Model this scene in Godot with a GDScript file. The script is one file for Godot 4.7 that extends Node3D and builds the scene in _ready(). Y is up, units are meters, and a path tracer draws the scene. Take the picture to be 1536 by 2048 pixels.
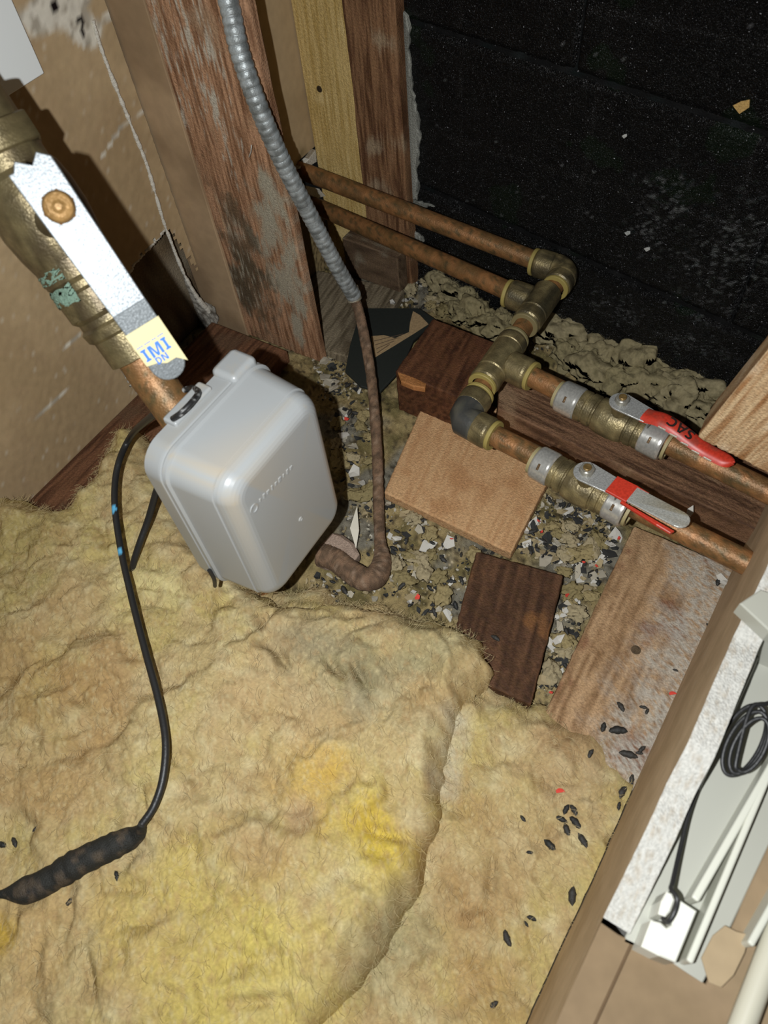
extends Node3D
# A corner of a wall cavity seen from above by the light of a phone flash.
# World: x runs along the black block wall, -z runs away towards it, y is up, metres.

const FOCAL := 1446.0            # pixels, for a frame of 1536 x 2048
const EYE := Vector3(0, 0.62, 0)
var ax: Vector3                  # camera right, down and forward in the world
var ay: Vector3
var az: Vector3

func set_axes():
	var dn := Vector3(142, 986, FOCAL).normalized()
	var far := Vector3(1682, -2364, FOCAL)
	far = (far - dn * far.dot(dn)).normalized()
	var up := -dn
	var back := -far
	var xx := up.cross(back)
	ax = Vector3(xx.x, up.x, back.x)
	ay = Vector3(xx.y, up.y, back.y)
	az = Vector3(xx.z, up.z, back.z)

func _ready():
	set_axes()
	# ---- camera
	var cam := Camera3D.new()
	cam.name = "camera"
	cam.transform = Transform3D(Basis(ax, -ay, -az), EYE)
	cam.near = 0.01
	cam.far = 20.0
	cam.fov = rad_to_deg(2.0 * atan(1024.0 / FOCAL))
	add_child(cam)
	var lens := CameraAttributesPhysical.new()
	lens.frustum_focal_length = 24.0 * FOCAL / 2048.0
	lens.frustum_focus_distance = 0.70
	lens.exposure_aperture = 6.5
	cam.attributes = lens
	cam.current = true
	# ---- surroundings: a dark room
	var env := Environment.new()
	env.background_mode = Environment.BG_COLOR
	env.background_color = Color(0.05, 0.05, 0.05)
	env.tonemap_mode = Environment.TONE_MAPPER_LINEAR
	env.tonemap_exposure = 1.0
	env.sdfgi_enabled = true
	env.ssao_enabled = true
	env.ssil_enabled = true
	var we := WorldEnvironment.new()
	we.name = "surroundings"
	we.environment = env
	add_child(we)
	# ---- the phone's flash, beside the lens
	var flash := AreaLight3D.new()
	flash.name = "phone_flash"
	flash.transform = Transform3D(Basis(ax, -ay, -az), EYE - ax * 0.040 + ay * 0.003 - az * 0.004)
	flash.area_size = Vector2(0.005, 0.005)
	flash.light_color = Color(0.985, 0.995, 1.0)
	flash.light_energy = 0.47
	flash.area_range = 6.0
	flash.area_attenuation = 2.0
	flash.shadow_enabled = true
	add_child(flash)
	# ---- the place
	make_materials()
	make_floor()
	make_left_wall()
	make_studs()
	make_block_wall()
	make_right_wall()
	make_insulation()
	make_timber()
	make_conduit()
	make_pipes()
	make_big_valve()
	make_box()
	make_cables()
	make_frame()
	make_oddments()
	make_litter()

# ---------------------------------------------------------------- pixels to places
func ray(px: float, py: float) -> Vector3:
	return ax * ((px - 768.0) / FOCAL) + ay * ((py - 1024.0) / FOCAL) + az

func at(px: float, py: float, depth: float) -> Vector3:
	return EYE + ray(px, py) * depth

func on_y(px: float, py: float, y: float) -> Vector3:
	var r := ray(px, py)
	return EYE + r * ((y - EYE.y) / r.y)

func on_x(px: float, py: float, x: float) -> Vector3:
	var r := ray(px, py)
	return EYE + r * (x / r.x)

func on_z(px: float, py: float, z: float) -> Vector3:
	var r := ray(px, py)
	return EYE + r * (z / r.z)

# ---------------------------------------------------------------- mesh building
class MB:
	var v := PackedVector3Array()
	var n := PackedVector3Array()
	var c := PackedColorArray()
	var ix := PackedInt32Array()
	func vert(p: Vector3, nn: Vector3, col: Color) -> int:
		v.push_back(p)
		n.push_back(nn)
		c.push_back(col)
		return v.size() - 1
	func tri(a: int, b: int, d: int):
		var g := (v[d] - v[a]).cross(v[b] - v[a])
		if g.dot(n[a] + n[b] + n[d]) < 0.0:
			ix.push_back(a); ix.push_back(d); ix.push_back(b)
		else:
			ix.push_back(a); ix.push_back(b); ix.push_back(d)
	func quad(a: int, b: int, d: int, e: int):
		tri(a, b, d)
		tri(a, d, e)
	func flat(a: Vector3, b: Vector3, d: Vector3, col: Color, out := Vector3.ZERO):
		var g := (d - a).cross(b - a).normalized()
		if out != Vector3.ZERO and g.dot(out) < 0:
			g = -g
		tri(vert(a, g, col), vert(b, g, col), vert(d, g, col))
	func mesh() -> ArrayMesh:
		var arr := []
		arr.resize(Mesh.ARRAY_MAX)
		arr[Mesh.ARRAY_VERTEX] = v
		arr[Mesh.ARRAY_NORMAL] = n
		arr[Mesh.ARRAY_COLOR] = c
		arr[Mesh.ARRAY_INDEX] = ix
		var m := ArrayMesh.new()
		m.add_surface_from_arrays(Mesh.PRIMITIVE_TRIANGLES, arr)
		return m

# a height-field-like sheet: nu x nv cells, positions from a callable; cells with keep false are left out
func sheet(mb: MB, nu: int, nv: int, fpos: Callable, fcol: Callable, toward: Vector3, keep = null):
	var pts := PackedVector3Array()
	pts.resize((nu + 1) * (nv + 1))
	var k := 0
	for j in nv + 1:
		for i in nu + 1:
			pts[k] = fpos.call(float(i) / nu, float(j) / nv)
			k += 1
	var id := PackedInt32Array()
	id.resize(pts.size())
	id.fill(-1)
	var w := nu + 1
	for j in nv:
		for i in nu:
			if keep != null and not keep.call((i + 0.5) / nu, (j + 0.5) / nv):
				continue
			var q := [j * w + i, j * w + i + 1, (j + 1) * w + i + 1, (j + 1) * w + i]
			for m in 4:
				var t: int = q[m]
				if id[t] < 0:
					var ci := t % w
					var cj := t / w
					var du := pts[cj * w + mini(ci + 1, nu)] - pts[cj * w + maxi(ci - 1, 0)]
					var dv := pts[mini(cj + 1, nv) * w + ci] - pts[maxi(cj - 1, 0) * w + ci]
					var nn := du.cross(dv).normalized()
					if nn.dot(toward) < 0:
						nn = -nn
					id[t] = mb.vert(pts[t], nn, fcol.call(pts[t]))
			mb.quad(id[q[0]], id[q[1]], id[q[2]], id[q[3]])

func ticks(h: float, r: float, step: float) -> PackedFloat32Array:
	var a := PackedFloat32Array([-h, -h + r * 0.3, -h + r])
	var n := maxi(1, int(ceil((2 * h - 2 * r) / step)))
	for i in range(1, n):
		a.push_back(-h + r + (2 * h - 2 * r) * i / n)
	a.append_array(PackedFloat32Array([h - r, h - r * 0.3, h]))
	return a

# a box with rounded edges, size s, subdivided so that its grain can be coloured; colour and dent are functions of the local point
func rbox(mb: MB, xf: Transform3D, s: Vector3, r: float, step: Vector3, fcol: Callable, dent = null):
	var h := s * 0.5
	var inner := h - Vector3(r, r, r)
	var t := [ticks(h.x, r, step.x), ticks(h.y, r, step.y), ticks(h.z, r, step.z)]
	for axis in 3:
		var u := (axis + 1) % 3
		var w := (axis + 2) % 3
		for sgn in [-1.0, 1.0]:
			var tu: PackedFloat32Array = t[u]
			var tw: PackedFloat32Array = t[w]
			var base := mb.v.size()
			for a in tu:
				for b in tw:
					var q := Vector3.ZERO
					q[axis] = sgn * h[axis]
					q[u] = a
					q[w] = b
					var c := q.clamp(-inner, inner)
					var d := (q - c).normalized()
					var p := c + d * r
					if dent != null:
						p += d * float(dent.call(p))
					mb.vert(xf * p, (xf.basis * d).normalized(), fcol.call(p))
			var m := tw.size()
			for i in tu.size() - 1:
				for j in m - 1:
					mb.quad(base + i * m + j, base + (i + 1) * m + j, base + (i + 1) * m + j + 1, base + i * m + j + 1)

func curve(pts: Array, per: int) -> PackedVector3Array:
	var out := PackedVector3Array()
	for i in pts.size() - 1:
		var p0: Vector3 = pts[maxi(i - 1, 0)]
		var p1: Vector3 = pts[i]
		var p2: Vector3 = pts[i + 1]
		var p3: Vector3 = pts[mini(i + 2, pts.size() - 1)]
		for k in per:
			out.push_back(p1.cubic_interpolate(p2, p0, p3, float(k) / per))
	out.push_back(pts[-1])
	return out

# a tube along a path; frad(s) with s the length so far, fcol(p)
func tube(mb: MB, path: PackedVector3Array, frad: Callable, seg: int, fcol: Callable, caps := true):
	var side := Vector3.UP
	var s := 0.0
	var base := mb.v.size()
	var cnt := path.size()
	var prev_r := 0.0
	for i in cnt:
		var t := (path[mini(i + 1, cnt - 1)] - path[maxi(i - 1, 0)]).normalized()
		if i == 0:
			side = Vector3.UP if absf(t.y) < 0.9 else Vector3.RIGHT
		else:
			s += path[i].distance_to(path[i - 1])
		side = (side - t * side.dot(t)).normalized()
		var other := t.cross(side)
		var r: float = frad.call(s)
		var slope := 0.0
		if i > 0:
			slope = (r - prev_r) / maxf(path[i].distance_to(path[i - 1]), 1e-5)
		prev_r = r
		for k in seg:
			var a := TAU * k / seg
			var d := side * cos(a) + other * sin(a)
			var p := path[i] + d * r
			mb.vert(p, (d - t * slope * 0.7).normalized(), fcol.call(p))
	for i in cnt - 1:
		for k in seg:
			var k2 := (k + 1) % seg
			mb.quad(base + i * seg + k, base + (i + 1) * seg + k, base + (i + 1) * seg + k2, base + i * seg + k2)
	if caps:
		for e in [0, cnt - 1]:
			var out := (path[0] - path[1]).normalized() if e == 0 else (path[cnt - 1] - path[cnt - 2]).normalized()
			var m := mb.vert(path[e], out, fcol.call(path[e]))
			var ring := []
			for k in seg:
				ring.push_back(mb.vert(mb.v[base + e * seg + k], out, mb.c[base + e * seg + k]))
			for k in seg:
				mb.tri(m, ring[k], ring[(k + 1) % seg])

# a turned shape about local +x: profile of Vector2(x, radius)
func lathe(mb: MB, xf: Transform3D, prof: Array, seg: int, fcol: Callable):
	for i in prof.size() - 1:
		var a: Vector2 = prof[i]
		var b: Vector2 = prof[i + 1]
		var e := (b - a)
		if e.length() < 1e-6:
			continue
		var nn := Vector2(-e.y, e.x).normalized()
		var base := mb.v.size()
		for k in seg + 1:
			var ang := TAU * k / seg
			var d := Vector3(0, cos(ang), sin(ang))
			var nv := (xf.basis * (Vector3(nn.x, 0, 0) + d * nn.y)).normalized()
			for q in [a, b]:
				var p: Vector3 = xf * (Vector3(q.x, 0, 0) + d * q.y)
				mb.vert(p, nv, fcol.call(p))
		for k in seg:
			mb.quad(base + 2 * k, base + 2 * k + 1, base + 2 * k + 3, base + 2 * k + 2)

# a plate: polygon in local x,z extruded over y from 0 to th, with a small bevel
func plate(mb: MB, xf: Transform3D, poly: PackedVector2Array, th: float, bev: float, fcol: Callable):
	if not Geometry2D.is_polygon_clockwise(poly):
		poly.reverse()
	var inner := PackedVector2Array()
	var n := poly.size()
	for i in n:
		var a := (poly[i] - poly[(i + n - 1) % n]).normalized()
		var b := (poly[(i + 1) % n] - poly[i]).normalized()
		var m := (a.orthogonal() + b.orthogonal())
		m = m.normalized() if m.length() > 1e-4 else a.orthogonal()
		var cand := poly[i] + m * bev
		var cand2 := poly[i] - m * bev
		inner.push_back(cand if Geometry2D.is_point_in_polygon(cand, poly) else cand2)
	var upn := xf.basis.y.normalized()
	for side in 2:
		var y := th if side == 0 else 0.0
		var y2 := th - bev if side == 0 else minf(bev, th * 0.5)
		var nn := upn if side == 0 else -upn
		var idx := Geometry2D.triangulate_polygon(inner)
		var base := mb.v.size()
		for q in inner:
			var p := xf * Vector3(q.x, y, q.y)
			mb.vert(p, nn, fcol.call(p))
		for k in range(0, idx.size(), 3):
			mb.tri(base + idx[k], base + idx[k + 1], base + idx[k + 2])
		for i in n:
			var j := (i + 1) % n
			var o2 := (poly[i] + poly[j]) * 0.5 - (inner[i] + inner[j]) * 0.5
			var nb := (xf.basis * Vector3(o2.x, (1.0 if side == 0 else -1.0) * bev, o2.y)).normalized()
			var A := xf * Vector3(inner[i].x, y, inner[i].y)
			var B := xf * Vector3(inner[j].x, y, inner[j].y)
			var C := xf * Vector3(poly[j].x, y2, poly[j].y)
			var D := xf * Vector3(poly[i].x, y2, poly[i].y)
			mb.quad(mb.vert(A, nb, fcol.call(A)), mb.vert(B, nb, fcol.call(B)), mb.vert(C, nb, fcol.call(C)), mb.vert(D, nb, fcol.call(D)))
	for i in n:
		var j := (i + 1) % n
		var o2 := (poly[i] + poly[j]) * 0.5 - (inner[i] + inner[j]) * 0.5
		var nb := (xf.basis * Vector3(o2.x, 0, o2.y)).normalized()
		var lo := minf(bev, th * 0.5)
		var A := xf * Vector3(poly[i].x, lo, poly[i].y)
		var B := xf * Vector3(poly[j].x, lo, poly[j].y)
		var C := xf * Vector3(poly[j].x, th - bev, poly[j].y)
		var D := xf * Vector3(poly[i].x, th - bev, poly[i].y)
		mb.quad(mb.vert(A, nb, fcol.call(A)), mb.vert(B, nb, fcol.call(B)), mb.vert(C, nb, fcol.call(C)), mb.vert(D, nb, fcol.call(D)))

# loft of rounded rectangles along local x: sections [x, half z, half y, corner]
func loft(mb: MB, xf: Transform3D, secs: Array, col: Callable, cap_front := true):
	var per := 9
	var cnt := per * 4
	var rings := []
	for s in secs:
		var ring := PackedVector3Array()
		for q in 4:
			var sz := 1.0 if q == 0 or q == 3 else -1.0
			var sy := 1.0 if q < 2 else -1.0
			for k in per:
				var a := (q + float(k) / (per - 1)) * PI * 0.5
				ring.push_back(Vector3(s[0], sy * (s[2] - s[3]) + sin(a) * s[3], sz * (s[1] - s[3]) + cos(a) * s[3]))
		rings.push_back(ring)
	for i in rings.size() - 1:
		var A: PackedVector3Array = rings[i]
		var B: PackedVector3Array = rings[i + 1]
		var base := mb.v.size()
		for k in cnt:
			var tan := A[(k + 1) % cnt] - A[(k + cnt - 1) % cnt]
			var nn := tan.cross(B[k] - A[k]).normalized()
			if nn.dot(Vector3(0.0, A[k].y, A[k].z) + Vector3(0.02 if B[k].distance_to(Vector3(B[k].x, 0, 0)) < A[k].distance_to(Vector3(A[k].x, 0, 0)) else -0.02, 0, 0)) < 0:
				nn = -nn
			nn = (xf.basis * nn).normalized()
			mb.vert(xf * A[k], nn, col.call(xf * A[k]))
			mb.vert(xf * B[k], nn, col.call(xf * B[k]))
		for k in cnt:
			var k2 := (k + 1) % cnt
			mb.quad(base + 2 * k, base + 2 * k + 1, base + 2 * k2 + 1, base + 2 * k2)
	for e in ([0, rings.size() - 1] if cap_front else [0]):
		var rr: PackedVector3Array = rings[e]
		var nn := (xf.basis * Vector3(-1 if e == 0 else 1, 0, 0)).normalized()
		var mid := mb.vert(xf * Vector3(secs[e][0], 0, 0), nn, col.call(xf * Vector3(secs[e][0], 0, 0)))
		var b2 := mb.v.size()
		for k in cnt:
			mb.vert(xf * rr[k], nn, col.call(xf * rr[k]))
		for k in cnt:
			mb.tri(mid, b2 + k, b2 + (k + 1) % cnt)

# ---------------------------------------------------------------- nodes
var taken := {}
func numbered(called: String) -> String:
	if not taken.has(called):
		taken[called] = 0
		return called
	taken[called] += 1
	return "%s_%03d" % [called, taken[called]]

func thing(called: String, label: String, category: String, group := "", pos := Vector3.ZERO) -> Node3D:
	var o := Node3D.new()
	o.name = numbered(called)
	o.position = pos
	o.set_meta("label", label)
	o.set_meta("category", category)
	if group != "":
		o.set_meta("group", group)
	add_child(o)
	return o

func structure(called: String) -> Node3D:
	var o := Node3D.new()
	o.name = called
	o.set_meta("kind", "structure")
	add_child(o)
	return o

# a part under a parent; mesh points are given in the world and moved to the parent's place
func part(parent: Node3D, called: String, mb: MB, m: Material) -> MeshInstance3D:
	var o := MeshInstance3D.new()
	o.name = called
	var off := Vector3.ZERO
	var q: Node = parent
	while q is Node3D and q != self:
		off += (q as Node3D).position
		q = q.get_parent()
	if off != Vector3.ZERO:
		for i in mb.v.size():
			mb.v[i] -= off
	o.mesh = mb.mesh()
	o.material_override = m
	parent.add_child(o, true)
	return o

# ---------------------------------------------------------------- colours and noise
func C(r: float, g: float, b: float) -> Color:        # a colour as seen, 0..255, to linear
	return Color(r / 255.0, g / 255.0, b / 255.0).srgb_to_linear()

func solid(col: Color) -> Callable:
	return func(_p): return col

func noise(seed_: int, freq: float, oct := 3, kind := FastNoiseLite.TYPE_SIMPLEX_SMOOTH) -> FastNoiseLite:
	var n := FastNoiseLite.new()
	n.seed = seed_
	n.frequency = freq
	n.noise_type = kind
	n.fractal_octaves = oct
	n.fractal_type = FastNoiseLite.FRACTAL_FBM if oct > 1 else FastNoiseLite.FRACTAL_NONE
	return n

func sm(a: float, b: float, x: float) -> float:
	return smoothstep(a, b, x)

# wood: streaks along the local axis
func wood(seed_: int, axis: int, dark: Color, light: Color, stain: Color, stain_at := 0.25) -> Callable:
	var n1 := noise(seed_, 1.0, 3)
	var n2 := noise(seed_ + 7, 1.0, 2)
	var n3 := noise(seed_ + 13, 14.0, 3)
	return func(p: Vector3):
		var q := p * 210.0
		q[axis] = p[axis] * 9.0
		var q2 := p * 600.0
		q2[axis] = p[axis] * 22.0
		var g := n1.get_noise_3dv(q) * 0.9 + n2.get_noise_3dv(q2) * 0.5
		var c := dark.lerp(light, sm(-0.55, 0.45, g))
		return c.lerp(stain, 0.75 * sm(stain_at, stain_at + 0.3, n3.get_noise_3dv(p) + 0.25 * g))

var M := {}
var tex := {}
func noise_tex(key: String, freq: float, oct: int, lo: Color, hi: Color, kind := FastNoiseLite.TYPE_SIMPLEX_SMOOTH) -> NoiseTexture2D:
	if tex.has(key):
		return tex[key]
	var t := NoiseTexture2D.new()
	t.width = 512
	t.height = 512
	t.seamless = true
	t.noise = noise(hash(key) % 1000, freq, oct, kind)
	var g := Gradient.new()
	g.set_color(0, lo)
	g.set_color(1, hi)
	t.color_ramp = g
	tex[key] = t
	return t

func bump_tex(key: String, freq: float, oct: int, strength: float, kind := FastNoiseLite.TYPE_SIMPLEX_SMOOTH) -> NoiseTexture2D:
	if tex.has(key):
		return tex[key]
	var t := NoiseTexture2D.new()
	t.width = 512
	t.height = 512
	t.seamless = true
	t.as_normal_map = true
	t.bump_strength = strength
	t.noise = noise(hash(key) % 1000, freq, oct, kind)
	tex[key] = t
	return t

func mat(rough: float, metal := 0.0, grain: Texture2D = null, bump: Texture2D = null, scale := 8.0, bump_amt := 1.0, spec := 0.5) -> StandardMaterial3D:
	var m := StandardMaterial3D.new()
	m.vertex_color_use_as_albedo = true
	m.roughness = rough
	m.metallic = metal
	m.metallic_specular = spec
	if grain:
		m.albedo_texture = grain
	if bump:
		m.normal_enabled = true
		m.normal_texture = bump
		m.normal_scale = bump_amt
	if grain or bump:
		m.uv1_triplanar = true
		m.uv1_world_triplanar = true
		m.uv1_scale = Vector3(scale, scale, scale)
	return m

func make_materials():
	var g1 := noise_tex("speck", 0.06, 4, Color(0.80, 0.80, 0.80), Color(1, 1, 1))
	var g2 := noise_tex("mottle", 0.02, 5, Color(0.72, 0.72, 0.72), Color(1, 1, 1))
	var b1 := bump_tex("grit", 0.09, 4, 6.0)
	var b2 := bump_tex("soft", 0.03, 4, 5.0)
	M.wood = mat(0.75, 0.0, g1, b1, 9.0, 0.5, 0.3)
	M.paper = mat(0.9, 0.0, noise_tex("paper", 0.03, 3, Color(0.93, 0.93, 0.93), Color(1, 1, 1)), b2, 4.0, 0.04, 0.2)
	M.gypsum = mat(0.95, 0.0, g1, b1, 12.0, 0.8, 0.2)
	M.block = mat(0.24, 0.0, null, bump_tex("tar", 0.16, 3, 14.0), 7.0, 1.0, 0.45)
	M.mortar = mat(0.9, 0.0, g1, b1, 10.0, 1.0, 0.3)
	M.fluff = mat(1.0, 0.0, g1, b2, 10.0, 0.6, 0.0)
	M.dirt = mat(1.0, 0.0, g2, b1, 12.0, 1.0, 0.1)
	M.plastic = mat(0.32, 0.0, null, bump_tex("plastic", 0.02, 3, 1.0), 9.0, 0.12, 0.5)
	M.white_plastic = mat(0.35)
	M.rubber = mat(0.45, 0.0, null, b2, 20.0, 0.3)
	M.copper = mat(0.50, 0.35, g2, b1, 10.0, 0.3)
	M.brass = mat(0.42, 0.5, g2, b1, 10.0, 0.25)
	M.nickel = mat(0.28, 0.55, g1, b2, 10.0, 0.12)
	M.steel = mat(0.45, 0.4, g1, b1, 14.0, 0.3)
	M.rust = mat(0.85, 0.2, g2, b1, 14.0, 1.0)
	M.red = mat(0.42, 0.0, g1, null, 12.0)
	M.card = mat(0.8, 0.0, g1, null, 9.0)
	M.flake = mat(0.85)
	M.pellet = mat(0.6, 0.0, null, b1, 30.0, 0.7)
	M.print = mat(0.6)
	M.tape = mat(0.75, 0.0, g2, b1, 16.0, 1.0)
	M.sheet = mat(0.8)
	M.plastic_plain = StandardMaterial3D.new()
	M.plastic_plain.albedo_color = Color(0.70, 0.70, 0.69)
	M.plastic_plain.roughness = 0.32

# ---------------------------------------------------------------- floor and walls
var nf1: FastNoiseLite
var nf2: FastNoiseLite
func floor_h(x: float, z: float) -> float:
	return nf1.get_noise_2d(x, z) * 0.007 + nf2.get_noise_2d(x, z) * 0.0022 - 0.004

func make_floor():
	nf1 = noise(3, 22.0, 3)
	nf2 = noise(4, 120.0, 2)
	var root := structure("floor")
	var n1 := noise(11, 26.0, 4)
	var n2 := noise(12, 90.0, 3)
	var n3 := noise(13, 11.0, 2)
	var tan_ := C(172, 152, 108)
	var olive := C(128, 116, 78)
	var grey := C(140, 134, 118)
	var dark := C(70, 62, 50)
	var col := func(p: Vector3):
		var c := tan_.lerp(olive, sm(-0.2, 0.35, n1.get_noise_3dv(p)))
		c = c.lerp(grey, sm(0.1, 0.4, n3.get_noise_3dv(p)))
		return c.lerp(dark, 0.8 * sm(0.18, 0.42, n2.get_noise_3dv(p)))
	var mb := MB.new()
	sheet(mb, 270, 330, func(u, v):
		var x := lerpf(-0.68, 0.13, u)
		var z := lerpf(-0.74, 0.32, v)
		return Vector3(x, floor_h(x, z), z), col, Vector3.UP)
	part(root, "dirt_surface", mb, M.dirt)
	var b := MB.new()
	rbox(b, Transform3D(Basis(), Vector3(-0.27, -0.045, -0.2)), Vector3(0.84, 0.05, 1.1), 0.004, Vector3(0.3, 0.3, 0.3), solid(C(90, 80, 64)))
	part(root, "subfloor", b, M.dirt)

const WALL_X := -0.605
const TOP := 0.78

func in_poly(p: Vector2, poly: PackedVector2Array) -> bool:
	return Geometry2D.is_point_in_polygon(p, poly)

func pv(list: Array, f: Callable) -> PackedVector2Array:
	var out := PackedVector2Array()
	for q in list:
		out.push_back(f.call(q[0], q[1]))
	return out

func make_left_wall():
	var root := structure("wall_left")
	var zy := func(px, py):
		var p := on_x(px, py, WALL_X)
		return Vector2(p.z, p.y)
	# the torn hole low down beside the corner
	var hole := pv([[334, 455], [300, 492], [262, 535], [232, 600], [206, 690], [240, 740], [287, 806], [420, 720], [440, 600]], zy)
	var nz := noise(21, 120.0, 2)
	var n1 := noise(22, 5.0, 3)
	var n2 := noise(23, 160.0, 2)
	var nst := noise(24, 24.0, 3)
	var brown := C(184, 160, 124)
	var brown2 := C(168, 144, 110)
	var white := C(222, 216, 200)
	var grey := C(172, 164, 148)
	# plaster smears where the photograph has them: segments in the wall's z,y with a width
	var smears := [[[0, 62], [95, 18], 0.010], [[60, 45], [170, 5], 0.012], [[130, 0], [165, 70], 0.013], [[150, 5], [190, 55], 0.011], [[165, 90], [188, 84], 0.003], [[190, 52], [232, 20], 0.0035], [[310, 205], [250, 245], 0.0016], [[245, 250], [200, 320], 0.0014], [[120, 700], [205, 640], 0.0014], [[60, 850], [150, 760], 0.0012]]
	var segs := []
	for s in smears:
		segs.push_back([zy.call(s[0][0], s[0][1]), zy.call(s[1][0], s[1][1]), s[2]])
	var nail := [zy.call(160, 40), zy.call(164, 63), zy.call(108, 14)]
	var col := func(p: Vector3):
		var q := Vector2(p.z, p.y)
		var c := brown.lerp(brown2, sm(-0.3, 0.35, n1.get_noise_3dv(p)))
		c = c.lerp(white, 0.3 * sm(0.50, 0.64, n2.get_noise_3dv(p)))
		for s in segs:
			var d := Geometry2D.get_closest_point_to_segment(q, s[0], s[1]).distance_to(q)
			if d < s[2] * 2.0:
				c = c.lerp(white.lerp(grey, sm(-0.2, 0.3, n2.get_noise_3dv(p * 0.4))), sm(s[2] * 1.1, s[2] * 0.5, d + nst.get_noise_3dv(p) * s[2] * 0.9))
		for k in nail:
			if k.distance_to(q) < 0.0035:
				c = C(30, 26, 22)
		return c
	var mb := MB.new()
	sheet(mb, 220, 210, func(u, v):
		var z := lerpf(0.36, -0.482, u)
		var y := lerpf(0.0, TOP, v)
		return Vector3(WALL_X + 0.0006 * nz.get_noise_2d(z, y), y, z), col, Vector3.RIGHT, func(u, v):
			var q := Vector2(lerpf(0.36, -0.482, u), lerpf(0.0, TOP, v))
			return not in_poly(q + Vector2(nz.get_noise_2d(q.x, q.y), nz.get_noise_2d(q.y, q.x)) * 0.004, hole))
	part(root, "drywall_panel", mb, M.paper)
	# what shows through the hole
	var bk := MB.new()
	rbox(bk, Transform3D(Basis(), Vector3(WALL_X - 0.045, TOP * 0.5, -0.065)), Vector3(0.04, TOP, 0.87), 0.003, Vector3(0.1, 0.03, 0.012), wood(25, 1, C(70, 56, 42), C(128, 108, 82), C(150, 140, 120), 0.1))
	part(root, "backing_board", bk, M.wood)
	# torn gypsum along the rim of the hole
	var rim := MB.new()
	var ring := [[334, 452], [300, 492], [262, 535], [232, 600], [206, 690], [240, 740], [287, 806]]
	var path := []
	for q in ring:
		path.push_back(on_x(q[0], q[1], WALL_X - 0.004))
	var nr := noise(26, 300.0, 2)
	tube(rim, curve(path, 24), func(s): return 0.0026 + 0.0016 * nr.get_noise_1d(s), 6, solid(C(214, 206, 190)))
	part(root, "gypsum_edge", rim, M.gypsum)
	# the strip of board that turns the corner and runs to the stud
	var st := MB.new()
	var nb := noise(27, 9.0, 3)
	var cb1 := C(176, 150, 118)
	var cb2 := C(150, 126, 98)
	rbox(st, Transform3D(Basis(), Vector3(-0.590, TOP * 0.5, -0.490)), Vector3(0.064, TOP, 0.012), 0.001, Vector3(0.003, 0.008, 0.01), func(p: Vector3): return cb1.lerp(cb2, sm(-0.3, 0.4, nb.get_noise_3dv(p))))
	part(root, "drywall_strip", st, M.paper)
	# crumbling plaster in the corner
	var cr := MB.new()
	var cp := []
	for q in [[186, 40], [200, 90], [222, 150], [246, 210], [268, 265], [292, 325], [310, 385], [326, 440], [340, 478], [356, 520], [374, 560], [398, 600], [418, 622]]:
		cp.push_back(on_x(q[0], q[1], WALL_X + 0.0005))
	var ncr := noise(28, 70.0, 4)
	tube(cr, curve(cp, 40), func(s): return maxf(0.0008, 0.0019 + 0.0016 * ncr.get_noise_1d(s) + 0.0046 * sm(0.24, 0.42, s)), 7, solid(C(226, 220, 206)))
	part(root, "corner_plaster", cr, M.gypsum)
	# the broken lump of gypsum core at the foot of the corner
	var lump := pv([[352, 520], [372, 560], [398, 598], [428, 612], [438, 636], [428, 664], [410, 690], [392, 676], [368, 640], [352, 590]], func(px, py):
		var p := on_z(px, py, -0.476)
		return Vector2(p.x, p.y))
	var lb := MB.new()
	var nl := noise(29, 140.0, 2, FastNoiseLite.TYPE_CELLULAR)
	var lo := lump[0]
	var hi := lump[0]
	for q in lump:
		lo = lo.min(q)
		hi = hi.max(q)
	var g1 := C(196, 190, 178)
	var g2 := C(120, 112, 100)
	sheet(lb, 60, 90, func(u, v):
		var q := Vector2(lerpf(lo.x, hi.x, u), lerpf(lo.y, hi.y, v))
		return Vector3(q.x, q.y, -0.474 + 0.0025 * nl.get_noise_2d(q.x, q.y)), func(p: Vector3): return g1.lerp(g2, sm(-0.2, -0.75, -nl.get_noise_2d(p.x, p.y) - 1.0)), Vector3.BACK, func(u, v): return in_poly(Vector2(lerpf(lo.x, hi.x, u), lerpf(lo.y, hi.y, v)), lump))
	part(root, "gypsum_lump", lb, M.gypsum)
	# the board on the near side of the recess, with the holes for the pipes
	var zy2 := func(px, py):
		var p := on_x(px, py, -0.545)
		return Vector2(p.z, p.y)
	var gap := pv([[590, 332], [634, 290], [660, 330], [672, 390], [668, 430], [640, 436], [598, 420], [585, 380]], zy2)
	var low := C(112, 98, 66)
	var rc := MB.new()
	sheet(rc, 90, 210, func(u, v):
		var z := lerpf(-0.487, -0.668, u)
		var y := lerpf(0.0, TOP, v)
		return Vector3(-0.545 + (0.004 if y < 0.15 else 0.0) * nz.get_noise_2d(z, y), y, z), func(p: Vector3):
			var c := brown.lerp(brown2, sm(-0.3, 0.3, n1.get_noise_3dv(p)))
			return c.lerp(low, 0.85 * sm(0.02, -0.02, p.y - 0.15 + 0.05 * nst.get_noise_3dv(p))), Vector3.RIGHT, func(u, v): return not in_poly(Vector2(lerpf(-0.487, -0.668, u), lerpf(0.0, TOP, v)), gap))
	part(root, "recess_panel", rc, M.paper)
	var rb := MB.new()
	rbox(rb, Transform3D(Basis(), Vector3(-0.60, TOP * 0.5, -0.58)), Vector3(0.05, TOP, 0.18), 0.003, Vector3(0.1, 0.1, 0.1), solid(C(70, 60, 48)))
	part(root, "recess_backing", rb, M.wood)
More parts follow.
